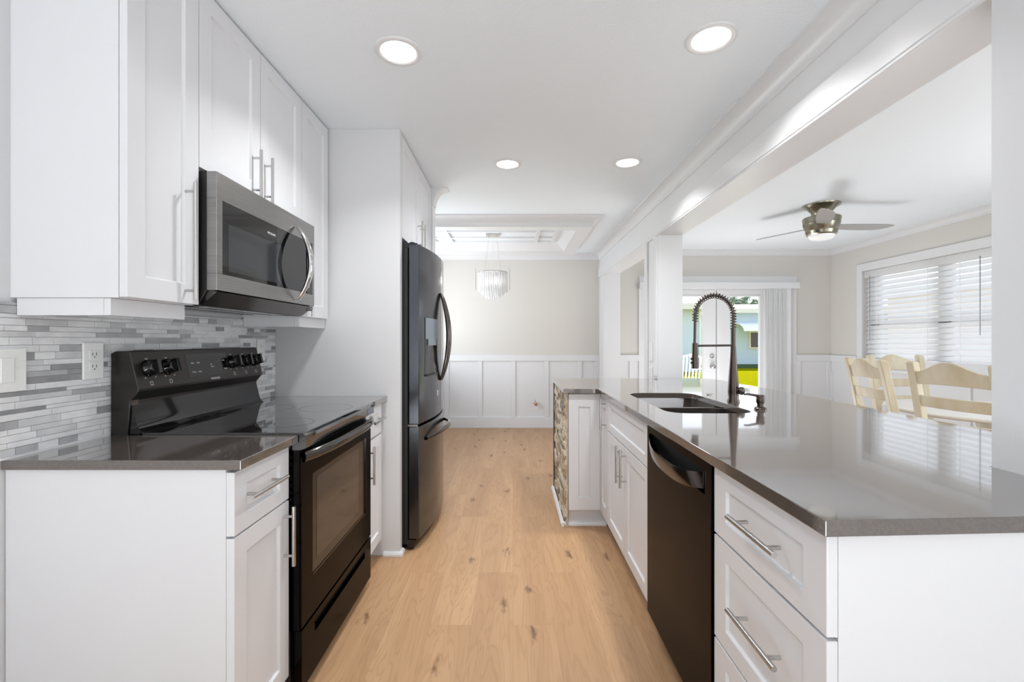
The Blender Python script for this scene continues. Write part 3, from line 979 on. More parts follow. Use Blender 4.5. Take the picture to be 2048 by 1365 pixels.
# outlets and switch on the tile
def plate(name, label, cat, face, pos, u, v, kind, group=None, wd=0.072, ht=0.117):
    P = mapper(face, pos)
    loc = P(u, v, 0)
    t = thing(name, label, cat, loc, group)
    def bx(b, u0, u1, v0, v1, n0, n1):
        ps = [P(a, c_, n) for n in (n0, n1) for a, c_ in ((u0, v0), (u1, v0), (u1, v1), (u0, v1))]
        b.add(ps, [(0, 1, 2, 3), (4, 5, 6, 7), (0, 1, 5, 4), (1, 2, 6, 5), (2, 3, 7, 6), (3, 0, 4, 7)])
    b = B(); bx(b, u - wd / 2, u + wd / 2, v - ht / 2, v + ht / 2, 0, 0.0065); b.build('wall_plate', 'plastic', t, 0.002)
    if kind == 'outlet':
        for s_ in (-1, 1):
            b = B(); vc = v + s_ * 0.0195
            bx(b, u - 0.0165, u + 0.0165, vc - 0.0145, vc + 0.0145, 0.0065, 0.008)
            so = b.build('socket', 'plastic', t, 0.001)
            b = B()
            bx(b, u - 0.0075, u - 0.0055, vc - 0.002, vc + 0.007, 0.008, 0.0084); bx(b, u + 0.0055, u + 0.0075, vc - 0.002, vc + 0.007, 0.008, 0.0084)
            bx(b, u - 0.002, u + 0.002, vc - 0.009, vc - 0.005, 0.008, 0.0084)
            b.build('slots', 'slot', so)
    else:
        b = B(); bx(b, u - 0.0165, u + 0.0165, v - 0.033, v + 0.033, 0.0065, 0.0095); b.build('rocker', 'plastic', t, 0.001)
        for s_ in (-1, 1):
            b = B()
            q = Vector(P(u, v + s_ * 0.048, 0.0065)); n_ = Vector(P(u, v + s_ * 0.048, 0.0075))
            b.cyl(q, n_, 0.003, seg=10)
            b.build('screw', 'plastic', t)
    return t

XT = XL + 0.0088
plate('wall_outlet', 'white duplex outlet on the mosaic tile left of the range', 'outlet', '+X', XT, 1.483, 1.167, 'outlet')
plate('light_switch', 'white rocker light switch on the mosaic tile near the left edge', 'switch', '+X', XT, 1.228, 1.153, 'switch', wd=0.1)
plate('wall_outlet', 'white duplex outlet on the tile beyond the range console', 'outlet', '+X', XT, 2.47, 1.18, 'outlet')
plate('light_switch', 'slim white switch plate on the pillar above the peninsula', 'switch', '-X', XB0 - 0.0005, 4.02, 1.13, 'switch', wd=0.08, ht=0.16)
plate('wall_outlet', 'white outlet low on the pillar just above the stone counter', 'outlet', '-X', XB0 - 0.0005, 4.02, 0.955, 'outlet', wd=0.072, ht=0.09)

# ------------------------------------------------------------------ refrigerator
fr = thing('refrigerator', 'black stainless french-door refrigerator with ice dispenser and bottom freezer', 'refrigerator', (-0.95, 3.15, 0))
FY0, FY1 = 2.7, 3.6
B().box(XL + 0.06, -0.618, FY0, FY1, 0.03, 1.775).build('body', 'matte_black', fr, 0.003)
b = B(); b.box(-1.25, -0.63, FY0 + 0.02, FY1 - 0.02, 0.0, 0.03); b.prism([(-0.62, 0.005), (-0.585, 0.005), (-0.57, 0.06), (-0.62, 0.06)], 'Y', FY0, FY1)
b.build('foot_grille', 'gloss_black', fr)
def bow(y):
    t = (y - FY0) / (FY1 - FY0) * 2 - 1
    return -0.552 + 0.055 * (1 - t * t)
def bowed(y0, y1, z0, z1, xb=-0.612, n=10):
    pts = [(xb, y0)] + [(bow(y0 + (y1 - y0) * i / n), y0 + (y1 - y0) * i / n) for i in range(n + 1)] + [(xb, y1)]
    return B().prism(pts, 'Z', z0, z1)
YM = 3.147
d1 = bowed(FY0, YM - 0.003, 0.738, 1.795).build('fridge_door', 'fridge_steel', fr, 0.003, smooth=30)
d2 = bowed(YM + 0.003, FY1, 0.738, 1.795).build('fridge_door', 'fridge_steel', fr, 0.003, smooth=30)
d3 = bowed(FY0, FY1, 0.064, 0.722).build('freezer_drawer', 'fridge_steel', fr, 0.003, smooth=30)
for dd_, yy in ((d1, YM - 0.035), (d2, YM + 0.035)):
    b = B(); pth = []; rr = []
    for i in range(29):
        t = i / 28
        s_ = math.sin(PI * t)
        sg = -1 if dd_ is d1 else 1
        pth.append((bow(yy) + 0.004 + 0.055 * s_ ** 0.8, yy - sg * 0.012 * (1 - s_), 0.96 + 0.59 * t))
        rr.append(0.007 + 0.007 * s_ ** 0.6)
    b.tube(pth, rr, 12, ry=[r * 1.2 for r in rr], up=(1, 0, 0))
    b.build('handle', 'dark_chrome', dd_, smooth=50)
b = B(); pth = []; rr = []
for i in range(29):
    t = i / 28; s_ = math.sin(PI * t); yy = 2.8 + 0.69 * t
    pth.append((bow(yy) + 0.004 + 0.05 * s_ ** 0.7, yy, 0.635 + 0.02 * s_))
    rr.append(0.012 + 0.006 * s_)
b.tube(pth, rr, 12, ry=[r * 0.75 for r in rr], up=(0, 0, 1))
b.build('handle', 'dark_chrome', d3, smooth=50)
# dispenser in the near door
def bpatch(y0, y1, z0, z1, off, th, n=6):
    pts = [(bow(y0 + (y1 - y0) * i / n) + off, y0 + (y1 - y0) * i / n) for i in range(n + 1)]
    q = [(px - th, py) for px, py in reversed(pts)]
    return B().prism(pts + q, 'Z', z0, z1)
dp = bpatch(2.785, 3.02, 1.012, 1.372, 0.002, 0.01).build('dispenser', 'gloss_black', d1)
bpatch(2.79, 3.015, 1.24, 1.368, 0.006, 0.008).build('dispenser_panel', 'grey_panel', d1)
bpatch(2.83, 2.97, 1.2, 1.24, 0.012, 0.012).build('dispenser_spout', 'grey_panel', d1)
bpatch(2.80, 3.0, 1.012, 1.022, 0.014, 0.014).build('drip_tray', 'matte_black', d1)
bpatch(3.045, 3.075, 0.865, 0.9, 0.001, 0.003).build('badge', 'nickel', d1)
b = B(); b.box(-0.68, -0.565, FY0 + 0.005, FY0 + 0.07, 1.776, 1.805); b.cyl((-0.6, FY0 + 0.04, 1.795), (-0.6, FY0 + 0.04, 1.815), 0.016); b.box(-1.0, -0.63, FY0 + 0.0, FY0 + 0.06, 1.775, 1.8)
b.build('hinge_cover', 'matte_black', fr, 0.002)
B().box(-0.625, -0.56, FY0 + 0.002, FY0 + 0.05, 0.724, 0.736).build('hinge', 'dark_chrome', fr)

c = thing('fridge_cabinet', 'white two-door cabinet above the black refrigerator', 'cabinet', (-1.0, 3.15, 1.83))
B().box(XL + 0.002, -0.668, 2.682, 3.622, 1.83, ZC - 0.001).build('body', 'cab', c)
d = shaker('+X', -0.645, 2.684, 3.15, 1.832, ZC - 0.012, 0.022, 0.06, 0.06).build('door', 'cab', c, 0.0012)
bar_handle('+X', -0.645, 3.105, 1.94, 0.19, True, d)
d = shaker('+X', -0.645, 3.154, 3.62, 1.832, ZC - 0.012, 0.022, 0.06, 0.06).build('door', 'cab', c, 0.0012)
bar_handle('+X', -0.645, 3.2, 1.94, 0.19, True, d)

# ------------------------------------------------------------------ peninsula
def rrect(x0, x1, y0, y1, r, n=6):
    pts = []
    for cx, cy, a in ((x1 - r, y1 - r, 0), (x0 + r, y1 - r, PI / 2), (x0 + r, y0 + r, PI), (x1 - r, y0 + r, 3 * PI / 2)):
        for i in range(n + 1):
            pts.append((cx + r * math.cos(a + PI / 2 * i / n), cy + r * math.sin(a + PI / 2 * i / n)))
    return pts

SX0, SX1, SY0, SY1 = 0.685, 1.07, 2.005, 2.775
outer = [(0.554, 0.816), (0.93, 0.834), (1.2085, 0.845), (1.2085, 1.1645), (1.68, 1.1645), (1.685, 2.6), (1.672, 3.1), (1.656, 3.4)]
for i in range(7):
    a = PI / 2 * i / 6
    outer.append((1.50 + 0.15 * math.cos(a), 3.68 + 0.15 * math.sin(a)))
outer += [(0.333, 3.83), (0.328, 3.0)]
for i in range(5):
    a = PI / 2 * i / 4
    outer.append((0.524 + 0.03 * math.sin(a), 2.97 + 0.03 * math.cos(a)))
hole = rrect(SX0, SX1, SY0, SY1, 0.09)
cz0, cz1 = 0.884, 0.914
allp = outer + hole
tris = tessellate_polygon([[Vector((x_, y_, 0)) for x_, y_ in outer], [Vector((x_, y_, 0)) for x_, y_ in hole]])
b = B()
n = len(allp)
b.v = [(x_, y_, cz1) for x_, y_ in allp] + [(x_, y_, cz0) for x_, y_ in allp]
for t_ in tris:
    b.face(t_); b.face([i + n for i in reversed(t_)])
no = len(outer)
for base_, cnt in ((0, no), (no, len(hole))):
    for i in range(cnt):
        j = (i + 1) % cnt
        b.face((base_ + i, base_ + j, n + base_ + j, n + base_ + i))
pc = thing('peninsula_countertop', 'long glossy taupe stone peninsula countertop with sink cutout', 'countertop', (1.1, 2.3, 0.884))
b.build('slab', 'counter', pc, 0.002)
B().box(0.333, 1.2, 3.80, 3.83, 0.0, 0.884).build('waterfall_panel', 'counter', pc, 0.002)

# sink
sk = thing('sink', 'stainless undermount double-bowl sink set into the peninsula counter', 'sink', (0.88, 2.39, 0.66))
def bowl(y0, y1):
    b = B(); rings = []
    prof = [(-0.014, 0.8835), (0.0, 0.8825), (0.0, 0.872), (0.004, 0.75), (0.018, 0.702), (0.06, 0.688)]
    for ins, z in prof:
        rings.append([(x_, y_, z) for x_, y_ in rrect(SX0 - 0.004 + ins, SX1 + 0.004 - ins, y0 + ins, y1 - ins, 0.075 if ins < 0.03 else 0.05)])
    b.ring_sweep(rings, caps=False)
    k = len(rings) - 1; nn = len(rings[0])
    b.face([k * nn + j for j in range(nn)])
    o = b.build('bowl', 'sink', sk, smooth=50)
    md = o.modifiers.new('solid', 'SOLIDIFY'); md.thickness = 0.0015
    d_ = B(); d_.lathe([(0.045, 0.0), (0.045, 0.003), (0.035, 0.004), (0.03, -0.002), (0, -0.002)], ((SX0 + SX1) / 2, (y0 + y1) / 2, 0.689), 24)
    d_.build('drain', 'nickel', o, smooth=40)
bowl(SY0 - 0.004, 2.375)
bowl(2.405, SY1 + 0.004)
B().box(SX0 + 0.01, SX1 - 0.01, 2.374, 2.406, 0.845, 0.862).build('divider', 'sink', sk, 0.006)

# faucet
fa = thing('faucet', 'dark nickel spring-neck pull-down faucet behind the sink', 'faucet', (1.14, 2.38, 0.914))
fx, fy = 1.14, 2.38
b = B(); b.lathe([(0.03, 0.0), (0.03, 0.004), (0.0245, 0.02), (0.0265, 0.05), (0.0235, 0.12), (0.017, 0.21), (0.0125, 0.285), (0.0115, 0.29), (0.0115, 0.38)], (fx, fy, 0.914), 24)
b.build('stem', 'dark_nickel', fa, smooth=40)
arc = []
R_ = 0.099
zc_ = 1.365
for i in range(8):
    arc.append(Vector((fx, fy, 1.292 + (zc_ - 1.292) * i / 8)))
for i in range(33):
    a = PI * i / 32
    arc.append(Vector((fx - R_ + R_ * math.cos(a), fy, zc_ + R_ * math.sin(a))))
for i in range(1, 4):
    arc.append(Vector((fx - 2 * R_, fy, zc_ - 0.012 * i)))
hose = B(); hose.tube(arc + [Vector((fx - 2 * R_, fy, 1.33)), Vector((fx - 2 * R_ - 0.002, fy, 1.215))], 0.0072, 12)
hose.build('hose', 'dark_nickel', fa, smooth=60)
def spring(path, rad, wire, turns):
    L_ = [0]
    for i in range(1, len(path)):
        L_.append(L_[-1] + (path[i] - path[i - 1]).length)
    tot = L_[-1]; N_ = turns * 10; pts = []
    side = Vector((0, 1, 0))
    for i in range(N_ + 1):
        s_ = tot * i / N_
        k = 1
        while k < len(path) - 1 and L_[k] < s_:
            k += 1
        f_ = (s_ - L_[k - 1]) / max(L_[k] - L_[k - 1], 1e-9)
        p_ = path[k - 1].lerp(path[k], f_)
        t_ = (path[k] - path[k - 1]).normalized()
        nn = t_.cross(side).normalized()
        a = 2 * PI * turns * i / N_
        pts.append(p_ + nn * rad * math.cos(a) + side * rad * math.sin(a))
    return pts
b = B(); b.tube(spring(arc, 0.0138, 0.002, 30), 0.0024, 6); b.build('spring', 'dark_nickel', fa, smooth=60)
b = B(); b.cyl((fx, fy, 1.206), (fx - 2 * R_ + 0.012, fy, 1.204), 0.0055); b.lathe([(0.0145, -0.014), (0.0145, 0.014)], (fx - 2 * R_, fy, 1.204), 18)
b.build('docking_arm', 'dark_nickel', fa, smooth=40)
b = B(); b.lathe([(0.0, 0), (0.0165, 0.0), (0.0165, 0.05), (0.014, 0.115), (0.0135, 0.128), (0.0, 0.128)], (fx - 2 * R_, fy, 1.086), 20)
sp = b.build('spray_head', 'dark_nickel', fa, smooth=40)
b = B(); b.box(fx - 2 * R_ - 0.022, fx - 2 * R_ - 0.013, fy - 0.006, fy + 0.006, 1.11, 1.122); b.box(fx - 2 * R_ - 0.022, fx - 2 * R_ - 0.013, fy - 0.006, fy + 0.006, 1.13, 1.142)
b.build('spray_button', 'matte_black', sp, 0.001)
b = B(); hd = Vector((0.62, -0.78, 0.0))
p0 = Vector((fx, fy, 0.974))
b.lathe([(0.0, 0.0), (0.0145, 0.0), (0.0145, 0.03), (0.019, 0.034), (0.0205, 0.042), (0.0185, 0.05), (0.012, 0.055), (0.0, 0.057)], p0, 24, axis=hd)
b.build('lever', 'dark_nickel', fa, smooth=40)

# soap dispenser
so = thing('soap_dispenser', 'small dark nickel soap pump beside the faucet on the counter', 'soap dispenser', (1.135, 2.11, 0.914))
sx, sy = 1.135, 2.11
b = B(); b.lathe([(0.026, 0.0), (0.026, 0.006), (0.02, 0.012), (0.014, 0.014), (0.014, 0.03), (0.0, 0.03)], (sx, sy, 0.914), 22); b.build('base', 'dark_nickel', so, smooth=40)
b = B(); b.lathe([(0.0, 0.03), (0.017, 0.03), (0.018, 0.036), (0.0185, 0.062), (0.015, 0.068), (0.0, 0.069)], (sx, sy, 0.914), 22)
b.tube([(sx, sy, 0.976), (sx - 0.03, sy, 0.981), (sx - 0.06, sy, 0.986), (sx - 0.075, sy, 0.984)], [0.006, 0.0055, 0.0045, 0.004], 10)
b.build('pump_head', 'dark_nickel', so, smooth=40)
b = B(); b.lathe([(0.0, 0.0), (0.026, 0.0), (0.026, 0.003), (0.02, 0.006), (0.0, 0.008)], (1.15, 2.685, 0.914), 24)
cp = b.build('hole_cover', 'nickel', None, smooth=40)
tag(cp, 'small round nickel cap covering a spare hole behind the sink', 'cap')

# cabinets of the peninsula (fronts face the aisle at X = .575)
XF = 0.575
c = thing('base_cabinet', 'white three-drawer base cabinet at the near end of the peninsula', 'cabinet', (0.9, 1.08, 0))
b = B(); b.box(XF + 0.022, 1.2075, 0.862, 1.316, 0.1, 0.883); b.box(XF + 0.08, 1.2, 0.87, 1.316, 0, 0.1)
b.build('body', 'cab', c)
b = B(); b.box(XF + 0.0235, 1.2075, 0.846, 0.862, 0.0, 0.883)
b.build('end_panel', 'cab', c, 0.001)
for z0, z1, hz in ((0.688, 0.877, 0.787), (0.394, 0.681, 0.55), (0.11, 0.387, 0.26)):
    d = shaker('-X', XF, 0.843, 1.315, z0, z1, 0.021, 0.07, 0.05).build('drawer', 'cab', c, 0.0018)
    bar_handle('-X', XF, 1.06, hz, 0.21, False, d, r=0.0065)
# dishwasher
dw = thing('dishwasher', 'black stainless dishwasher with curved scoop handle in the peninsula', 'dishwasher', (0.85, 1.64, 0))
b = B(); b.box(XF + 0.01, 1.15, 1.325, 1.945, 0.1, 0.883); b.box(XF + 0.07, 1.1, 1.325, 1.945, 0.0, 0.1); b.build('body', 'matte_black', dw)
DY0, DY1 = 1.323, 1.948
b = B()
hy0, hy1, hz0, hz1 = 1.365, 1.915, 0.775, 0.848
xd = XF - 0.006
for y0, y1, z0, z1 in ((DY0, DY1, hz1, 0.88), (DY0, DY1, 0.09, hz0), (DY0, hy0, hz0, hz1), (hy1, DY1, hz0, hz1)):
    b.box(xd, XF + 0.012, y0, y1, z0, z1)
b.box(XF + 0.011, XF + 0.05, hy0, hy1, hz0, hz1)
fd = b.build('door', 'black_steel', dw)
b = B()   # bowed scoop lip
rings = []
for i in range(25):
    t = i / 24; s_ = 1 - abs(2 * t - 1) ** 2.6
    y = hy0 + 0.004 + (hy1 - hy0 - 0.008) * t
    bulge = 0.004 + 0.036 * s_
    zt_ = 0.842 - 0.03 * s_; zb_ = 0.79 - 0.03 * s_
    rings.append([(xd + 0.012, y, zb_ - 0.004), (xd - bulge * 0.75, y, zb_ + 0.002), (xd - bulge, y, (zt_ + zb_) / 2 + 0.012), (xd - bulge * 0.96, y, zt_), (xd - bulge * 0.85 + 0.004, y, zt_ - 0.001), (xd - bulge * 0.6 + 0.008, y, zb_ + 0.012), (xd + 0.016, y, zb_ + 0.004)])
b.ring_sweep(rings)
b.build('handle', 'dark_chrome', fd, smooth=40)
# sink cabinet
c = thing('base_cabinet', 'white two-door sink cabinet beyond the dishwasher', 'cabinet', (0.9, 2.38, 0))
b = B(); b.box(XF + 0.022, XF + 0.04, 1.952, 2.79, 0.1, 0.883); b.box(XF + 0.04, 1.2075, 1.952, 1.97, 0.1, 0.883); b.box(XF + 0.04, 1.2075, 2.772, 2.79, 0.1, 0.883); b.box(XF + 0.04, 1.2075, 1.97, 2.772, 0.1, 0.12)
b.box(XF + 0.06, XF + 0.08, 1.952, 2.79, 0.0, 0.1)
b.build('body', 'cab', c)
shaker('-X', XF, 1.953, 2.79, 0.686, 0.877, 0.021, 0.058, 0.045).build('drawer_front', 'cab', c, 0.0012)
d = shaker('-X', XF, 1.953, 2.369, 0.11, 0.68, 0.021).build('door', 'cab', c, 0.0012)
bar_handle('-X', XF, 2.33, 0.58, 0.195, True, d)
d = shaker('-X', XF, 2.373, 2.79, 0.11, 0.68, 0.021).build('door', 'cab', c, 0.0012)
bar_handle('-X', XF, 2.418, 0.58, 0.195, True, d)
# corner cabinet
c = thing('corner_cabinet', 'white L-shaped corner cabinet with narrow folding doors at the far peninsula end', 'cabinet', (0.75, 3.3, 0))
b = B(); b.box(XF + 0.022, 1.2, 2.792, 3.058, 0.1, 0.883); b.box(0.37, 1.2, 3.056, 3.79, 0.1, 0.883); b.box(0.37, 1.2, 3.075, 3.79, 0.0, 0.1); b.box(XF + 0.06, 1.2, 2.792, 3.08, 0.0, 0.1)
b.build('body', 'cab', c)
d = shaker('-X', XF, 2.794, 3.032, 0.11, 0.877, 0.021, 0.062, 0.075).build('door', 'cab', c, 0.0012)
bar_handle('-X', XF, 2.845, 0.772, 0.195, True, d)
shaker('-Y', 3.034, 0.366, XF + 0.0, 0.11, 0.877, 0.021, 0.066, 0.085).build('door', 'cab', c, 0.0012)
# stacked stone end
b = B()
b.box(0.352, 0.362, 3.03, 3.795, 0.0, 0.883)
z = 0.02
while z < 0.88:
    h = min(rnd.choice([0.022, 0.03, 0.038]), 0.882 - z)
    y = 3.03 - rnd.random() * 0.06
    while y < 3.794:
        w = rnd.choice([0.06, 0.09, 0.13, 0.17])
        y0, y1 = max(y, 3.03), min(y + w, 3.795)
        if y1 - y0 > 0.01 and h > 0.006:
            p_ = rnd.random() * 0.011
            b.box(0.351 - p_, 0.353, y0 + 0.001, y1 - 0.001, z + 0.001, z + h - 0.001, rnd.choice([0, 0, 1, 2, 2, 3]))
        y += w
    z += h
st = b.build('stone_panel', ['s1', 's2', 's3', 's4'], None)
tag(st, 'stacked tan stone veneer covering the far end of the peninsula', 'stone panel')
b = B()
b.prism([(0.338, 0.0), (0.318, 0.0), (0.318, 0.012), (0.326, 0.024), (0.338, 0.026)], 'Y', 3.04, 3.83)
b.prism([(3.077, 0.0), (3.05, 0.0), (3.05, 0.01), (3.06, 0.018), (3.077, 0.02)], 'X', 0.318, 0.62)
struct('baseboard_peninsula', b, 'trim')

# ------------------------------------------------------------------ recessed lights
def downlight(loc, label):
    t = thing('recessed_light', label, 'ceiling light', loc, 'recessed ceiling lights')
    x_, y_, z_ = loc
    b = B(); b.lathe([(0.098, 0.0), (0.098, -0.004), (0.092, -0.008), (0.078, -0.007), (0.071, -0.002), (0.071, 0.0)], loc, 48)
    b.build('trim_ring', 'trim', t, smooth=40)
    b = B(); b.lathe([(0.0, -0.001), (0.0705, -0.001), (0.0705, -0.0035), (0.0, -0.0035)], loc, 40)
    b.build('lens', 'emit', t)
    d_ = bpy.data.lights.new('downlight_lamp', 'AREA'); d_.shape = 'DISK'; d_.size = 0.135; d_.energy = 7.4; d_.spread = math.radians(126); d_.color = (0.97, 0.98, 1.0)
    o = bpy.data.objects.new('downlight_lamp', d_); COL.objects.link(o)
    o.location = (0, 0, -0.006); o.parent = t
    return t
downlight((-0.478, 1.921, ZC), 'large lit recessed ceiling light nearest the wall cabinets')
downlight((0.791, 1.838, ZC), 'large lit recessed ceiling light nearest the beam, near the camera')
downlight((-0.038, 3.15, ZC), 'smaller-looking lit recessed ceiling light in front of the ceiling tray')
downlight((0.777, 3.123, ZC), 'smaller-looking lit recessed ceiling light beside the beam, far pair')

# ------------------------------------------------------------------ chandelier
CX, CY = -0.23, 5.22
ch = thing('chandelier', 'round crystal chandelier with clear drum hanging in the dining corner', 'chandelier', (CX, CY, 1.7))
b = B(); b.box(CX - 0.075, CX + 0.075, CY - 0.075, CY + 0.075, ZC - 0.024, ZC - 0.001); b.build('canopy', 'chrome', ch, 0.002)
for i in range(4):
    a = PI / 4 + i * PI / 2
    b = B(); b.cyl((CX + 0.06 * math.cos(a), CY + 0.06 * math.sin(a), ZC - 0.02), (CX + 0.13 * math.cos(a), CY + 0.13 * math.sin(a), 2.0), 0.0009, seg=6)
    b.build('suspension_wire', 'chrome', ch)
b = B(); b.tube([(CX, CY, ZC - 0.02), (CX - 0.004, CY, 2.2), (CX - 0.02, CY, 2.08), (CX, CY, 2.02)], 0.0028, 8); b.build('power_cord', 'plastic', ch, smooth=60)
b = B(); b.lathe([(0.0, 0.0), (0.17, 0.0), (0.17, 0.006), (0.0, 0.006)], (CX, CY, 1.995), 40); b.build('top_plate', 'chrome', ch)
b = B()
b.ring_sweep([[(CX + r_ * math.cos(2 * PI * j / 48), CY + r_ * math.sin(2 * PI * j / 48), z_) for j in range(48)] for r_, z_ in ((0.192, 1.80), (0.192, 2.045), (0.194, 2.045), (0.194, 1.80))], closed=True)
b.build('glass_drum', 'drum', ch, smooth=40)
for i in range(4):
    a = i * PI / 2 + 0.4
    b = B(); b.lathe([(0.0, 0.0), (0.014, 0.006), (0.016, 0.03), (0.008, 0.05), (0.0, 0.052)], (CX + 0.065 * math.cos(a), CY + 0.065 * math.sin(a), 1.87), 12)
    b.build('bulb', 'bulb', ch, smooth=60)
proto = {}
for cnt, rad, zb in ((38, 0.163, 1.775), (28, 0.122, 1.74), (18, 0.078, 1.705), (8, 0.035, 1.7)):
    key = zb
    for i in range(cnt):
        a = 2 * PI * i / cnt + rad * 10
        if key not in proto:
            b = B(); path = []; rr = []
            nseg = 12
            for k in range(nseg + 1):
                z = zb + (1.99 - zb) * k / nseg
                path.append((CX, CY, z)); rr.append(0.0085 if k % 2 else 0.006)
            b.tube(path, rr, 6)
            o = b.build('crystal', 'crystal', ch, smooth=20)
            proto[key] = o
        else:
            o = proto[key].copy(); COL.objects.link(o); o.parent = ch
        o.location = (rad * math.cos(a), rad * math.sin(a), 0)
        o.rotation_euler = (0, 0, 0)
lp = bpy.data.lights.new('chandelier_lamp', 'POINT'); lp.energy = 5.0; lp.shadow_soft_size = 0.05
o = bpy.data.objects.new('chandelier_lamp', lp); COL.objects.link(o); o.parent = ch; o.location = (0, 0, 0.21)

# capped pipe stub on the wainscot
vv = thing('shutoff_valve', 'small copper shutoff valve poking out low on the white wainscot', 'valve', (0.32, YB - 0.005, 0.335))
b = B(); b.box(0.285, 0.36, YB - 0.008, YB - 0.005, 0.26, 0.37); b.build('wall_plate', 'plastic', vv, 0.001)
b = B(); b.cyl((0.31, YB - 0.005, 0.335), (0.318, YB - 0.05, 0.33), 0.011, seg=14); b.lathe([(0.0, 0), (0.018, 0.0), (0.02, 0.03), (0.012, 0.05), (0, 0.05)], (0.318, YB - 0.05, 0.315), 14)
b.build('valve_body', 'copper', vv, smooth=40)
b = B(); b.tube([(0.305, YB - 0.05, 0.345), (0.29, YB - 0.055, 0.365), (0.282, YB - 0.05, 0.35)], 0.006, 8); b.cyl((0.315, YB - 0.05, 0.36), (0.306, YB - 0.055, 0.4), 0.005, seg=8); b.cyl((0.33, YB - 0.05, 0.345), (0.355, YB - 0.055, 0.352), 0.006, seg=8)
b.build('valve_lever', 'nickel', vv, smooth=40)

# ------------------------------------------------------------------ ceiling fan
FX, FY = 2.87, 4.28
fn = thing('ceiling_fan', 'flush-mount ceiling fan with three grey blades and antique nickel motor', 'ceiling fan', (FX, FY, 2.16))
b = B(); b.lathe([(0.0, ZCR), (0.155, ZCR), (0.152, ZCR - 0.012), (0.12, ZCR - 0.03), (0.085, ZCR - 0.07), (0.075, ZCR - 0.12), (0.0, ZCR - 0.12)], (FX, FY, 0), 40); b.build('canopy', 'fan_metal', fn, smooth=40)
b = B(); b.lathe([(0.0, 2.385), (0.06, 2.385), (0.15, 2.37), (0.156, 2.362), (0.15, 2.32), (0.146, 2.318), (0.146, 2.312), (0.15, 2.31), (0.13, 2.255), (0.127, 2.252), (0.127, 2.246), (0.13, 2.244), (0.122, 2.215), (0.11, 2.205), (0, 2.205)], (FX, FY, 0), 40)
b.build('motor_housing', 'fan_metal', fn, smooth=30)
b = B(); b.lathe([(0.108, 2.208), (0.103, 2.19), (0.085, 2.172), (0.045, 2.161), (0.0, 2.158)], (FX, FY, 0), 32); b.build('light_globe', 'globe', fn, smooth=60)
for ang in (118, 3, 240):
    a = math.radians(ang)
    u = Vector((math.cos(a), math.sin(a), 0)); w = Vector((-math.sin(a), math.cos(a), 0))
    pitch = math.radians(-11)
    wv = w * math.cos(pitch) + Vector((0, 0, 1)) * math.sin(pitch)
    nv = u.cross(wv)
    outl = []
    for t, hw1, hw0 in ((0.13, 0.05, -0.05), (0.3, 0.062, -0.062), (0.45, 0.064, -0.066), (0.54, 0.06, -0.066), (0.6, 0.038, -0.062), (0.64, 0.004, -0.056), (0.67, -0.036, -0.048)):
        outl.append((t, hw1, hw0))
    b = B()
    c_ = Vector((FX, FY, 2.29))
    for (t, h1, h0), (t2, h12, h02) in zip(outl, outl[1:]):
        p_ = [c_ + u * t + wv * h0, c_ + u * t + wv * h1, c_ + u * t2 + wv * h12, c_ + u * t2 + wv * h02]
        vs = [q + nv * 0.003 for q in p_] + [q - nv * 0.003 for q in p_]
        b.add(vs, [(0, 1, 2, 3), (7, 6, 5, 4), (0, 1, 5, 4), (1, 2, 6, 5), (2, 3, 7, 6), (3, 0, 4, 7)])
    b.build('blade', 'fan_blade', fn)

# ------------------------------------------------------------------ dining set
tb_ = thing('dining_table', 'round white dining table between the cream ladder-back chairs', 'table', (3.32, 3.18, 0))
b = B(); b.lathe([(0.0, 0.722), (0.56, 0.722), (0.595, 0.732), (0.6, 0.742), (0.595, 0.75), (0.0, 0.75)], (3.32, 3.18, 0), 56); b.build('tabletop', 'table', tb_, smooth=40)
b = B(); b.lathe([(0.0, 0.1), (0.07, 0.1), (0.09, 0.2), (0.05, 0.32), (0.06, 0.55), (0.11, 0.72), (0.0, 0.722)], (3.32, 3.18, 0), 24); b.build('pedestal', 'table', tb_, smooth=40)
for i in range(4):
    a = PI / 4 + i * PI / 2
    b = B(); b.tube([(3.32 + 0.04 * math.cos(a), 3.18 + 0.04 * math.sin(a), 0.16), (3.32 + 0.2 * math.cos(a), 3.18 + 0.2 * math.sin(a), 0.09), (3.32 + 0.32 * math.cos(a), 3.18 + 0.32 * math.sin(a), 0.028)], 0.028, 10)
    b.build('foot', 'table', tb_, smooth=50)

